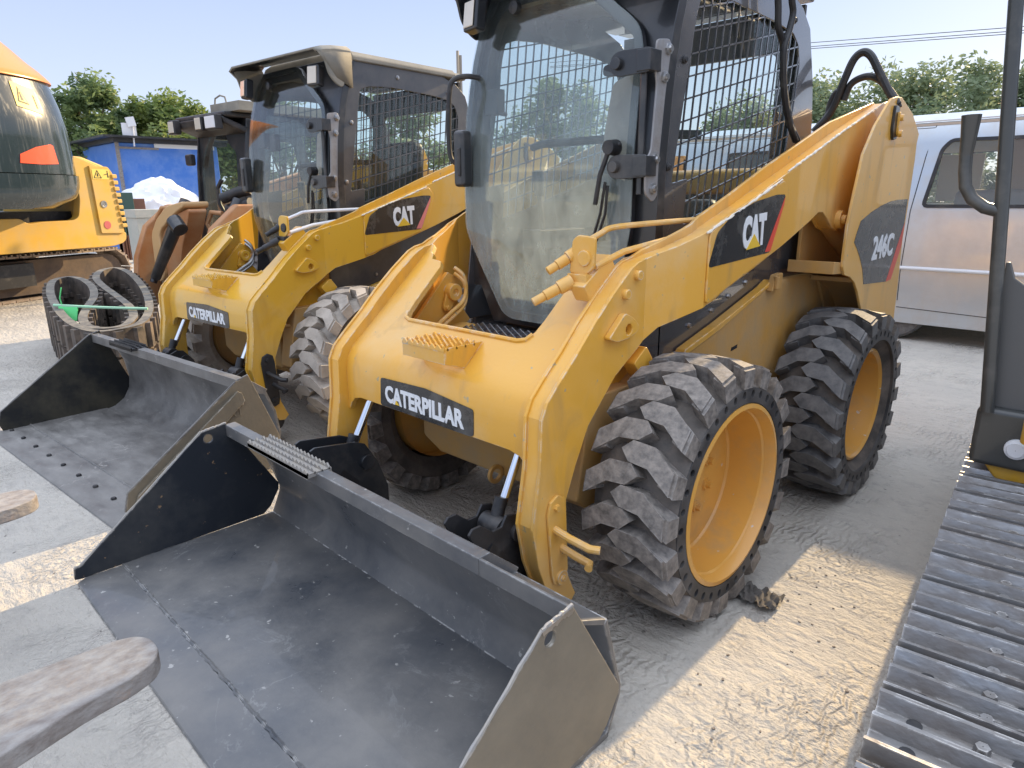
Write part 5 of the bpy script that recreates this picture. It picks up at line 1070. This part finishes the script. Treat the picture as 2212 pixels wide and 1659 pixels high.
# ------------------------------------------------------------ trees
def leafmat(name, c1, c2):
    m = bpy.data.materials.new(name); m.use_nodes = True; n = m.node_tree; N = n.nodes; L = n.links; b = N['Principled BSDF']; b.inputs['Roughness'].default_value = .55
    oi = N.new('ShaderNodeTexCoord'); nz = N.new('ShaderNodeTexNoise'); nz.inputs['Scale'].default_value = 1.6; nz.inputs['Detail'].default_value = 5; L.new(oi.outputs['Object'], nz.inputs[0])
    rp = N.new('ShaderNodeMapRange'); rp.inputs[1].default_value = .38; rp.inputs[2].default_value = .62; L.new(nz.outputs[0], rp.inputs[0])
    mx = N.new('ShaderNodeMix'); mx.data_type = 'RGBA'; mx.inputs[6].default_value = (*c1, 1); mx.inputs[7].default_value = (*c2, 1); L.new(rp.outputs[0], mx.inputs[0]); L.new(mx.outputs[2], b.inputs['Base Color'])
    tl = N.new('ShaderNodeBsdfTranslucent'); L.new(mx.outputs[2], tl.inputs[0]); ms = N.new('ShaderNodeMixShader'); ms.inputs[0].default_value = .42
    out = [q for q in N if q.type == 'OUTPUT_MATERIAL'][0]; L.new(b.outputs[0], ms.inputs[1]); L.new(tl.outputs[0], ms.inputs[2]); L.new(ms.outputs[0], out.inputs[0]); return m
LF1 = leafmat('leaf_green', (.10, .16, .07), (.25, .33, .12)); LF2 = leafmat('leaf_light', (.13, .20, .06), (.32, .38, .11)); LF3 = leafmat('leaf_olive_hazed', (.14, .20, .11), (.27, .33, .19))  # LF3 paled: haze over the far trees put into the leaf colour
BARK = mat('bark', (.12, .09, .07), .9, bump=.5)
def tree(label, loc, h, rx, ry, z0, leaf, seed, nleaf=5200, ls=.10, group='trees behind the yard'):
    rnd_ = random.Random(seed); o = tag(empty('tree', loc), label, 'tree', group)
    t = MB(); t.tube([(0, 0, 0), (.05, .03, h * .3), (-.04, .0, h * .6)], [.14, .11, .06], 8)
    cl_ = []
    for i in range(34):
        a = rnd_.uniform(0, 6.283); rr = rnd_.uniform(0, 1) ** .5; zz = rnd_.uniform(0, 1)
        env = math.sin(math.pi * (.12 + .80 * zz)) ** .6
        cl_.append((Vector((rx * rr * env * math.cos(a), ry * rr * env * math.sin(a), z0 + (h - z0) * zz)), rnd_.uniform(.30, .62) * min(rx, ry) * .62))
    for c_, r_ in cl_[:14]: t.tube([(0, 0, h * .35), tuple(Vector((0, 0, h * .4)).lerp(c_, .5) + Vector((0, 0, .1))), tuple(c_)], [.05, .03, .012], 6)
    t.build('trunk', BARK, o)
    V_ = []; F_ = []
    for i in range(nleaf):
        c_, r_ = cl_[rnd_.randrange(len(cl_))]
        d_ = Vector((rnd_.gauss(0, 1), rnd_.gauss(0, 1), rnd_.gauss(0, 1))).normalized() * r_ * rnd_.uniform(.25, 1.18) ** .7
        p_ = c_ + d_; e1 = Vector((rnd_.gauss(0, 1), rnd_.gauss(0, 1), rnd_.gauss(0, .5))).normalized(); e2 = e1.cross(Vector((rnd_.gauss(0, 1), rnd_.gauss(0, 1), rnd_.gauss(0, 1)))).normalized()
        a_ = ls * rnd_.uniform(.6, 1.3); b_ = a_ * .42; k = len(V_)
        V_ += [p_ - e1 * a_, p_ + e2 * b_, p_ + e1 * a_, p_ - e2 * b_]; F_.append((k, k + 1, k + 2, k + 3))
    me = bpy.data.meshes.new('crown'); me.from_pydata([tuple(v) for v in V_], [], F_); me.materials.append(leaf); co_ = bpy.data.objects.new('crown', me); col.objects.link(co_); co_.parent = o
# right, beyond the van
for i, (x, y, h, lb) in enumerate([(-6.6,14.6,3.3,'bushy tree left of the row, seen through the front cab windows'),(-4.6,14.4,3.45,'roadside tree whose crown touches the front loader cab'),(-3.1,15.0,3.65,'roadside tree behind the looped rear hoses'),(-1.7,14.2,3.5,'roadside tree above the roof of the silver van'),(-.2,14.8,3.55,'roadside tree beside the black handrail post'),(1.4,14.4,3.55,'roadside tree at the far right beyond the handrail post')]):
    tree(lb, (x, y, 0), h, 1.45, 1.35, .8, LF3, 20 + i, 9500, .065, 'row of roadside trees beyond the van')
# left, beyond the hut
for i, (x, y, h, w_, lf, lb) in enumerate([(-22,4.3,4.55,1.35,LF1,'tall wispy green tree just right of the left excavator'),(-24,3.2,4.1,1.7,LF1,'dark green tree partly hidden by the left excavator'),(-23,5.1,3.7,1.6,LF1,'low dark green tree left of the blue hut'),(-22,6.2,4.15,1.5,LF2,'light yellow green tree over the blue hut roof'),(-22,7.5,4.1,1.6,LF2,'light green tree beside the orange loader cab'),(-20,9.5,4.2,1.5,LF3,'green tree seen between the orange loader and the next cab'),(-17,12,4.2,1.6,LF3,'green tree far behind the grey roofed loader'),(-12,14,4.1,1.6,LF3,'green tree seen through the mesh of the middle cab')]):
    tree(lb, (x, y, 0), h, w_, w_, .8, lf, 60 + i, 9500, .095, 'trees at the back left of the yard')
# power lines
def wire(x0, y0, z0_, x1, y1, z1_, sag, lb):
    pts = [(x0 + (x1 - x0) * t / 30, y0 + (y1 - y0) * t / 30, z0_ + (z1_ - z0_) * t / 30 - sag * 4 * (t / 30) * (1 - t / 30)) for t in range(31)]
    b = MB(); b.tube(pts, .011, 6); o = b.build('power_line', RUB); tag(o, lb, 'power line', 'overhead power lines')
for z0_, z1_, lb in ((7.6, 5.45, 'top overhead power line right of the front cab'), (7.42, 5.38, 'middle overhead power line right of the front cab'), (7.36, 5.30, 'lowest overhead power line right of the front cab')):
    wire(-22, 25, z0_ , 6, 25, z1_, .0, lb)
for z_, lb in ((5.9, 'upper distant wire behind the left trees'), (5.75, 'middle distant wire behind the left trees'), (5.6, 'lower distant wire behind the left trees')):
    wire(-34, -6, z_, -34, 26, z_ - .5, .1, lb)
for o in bpy.data.objects:
    if o.type == 'MESH' and o.data.materials and len(o.data.polygons) == 0: print('EMPTY MESH', o.name)
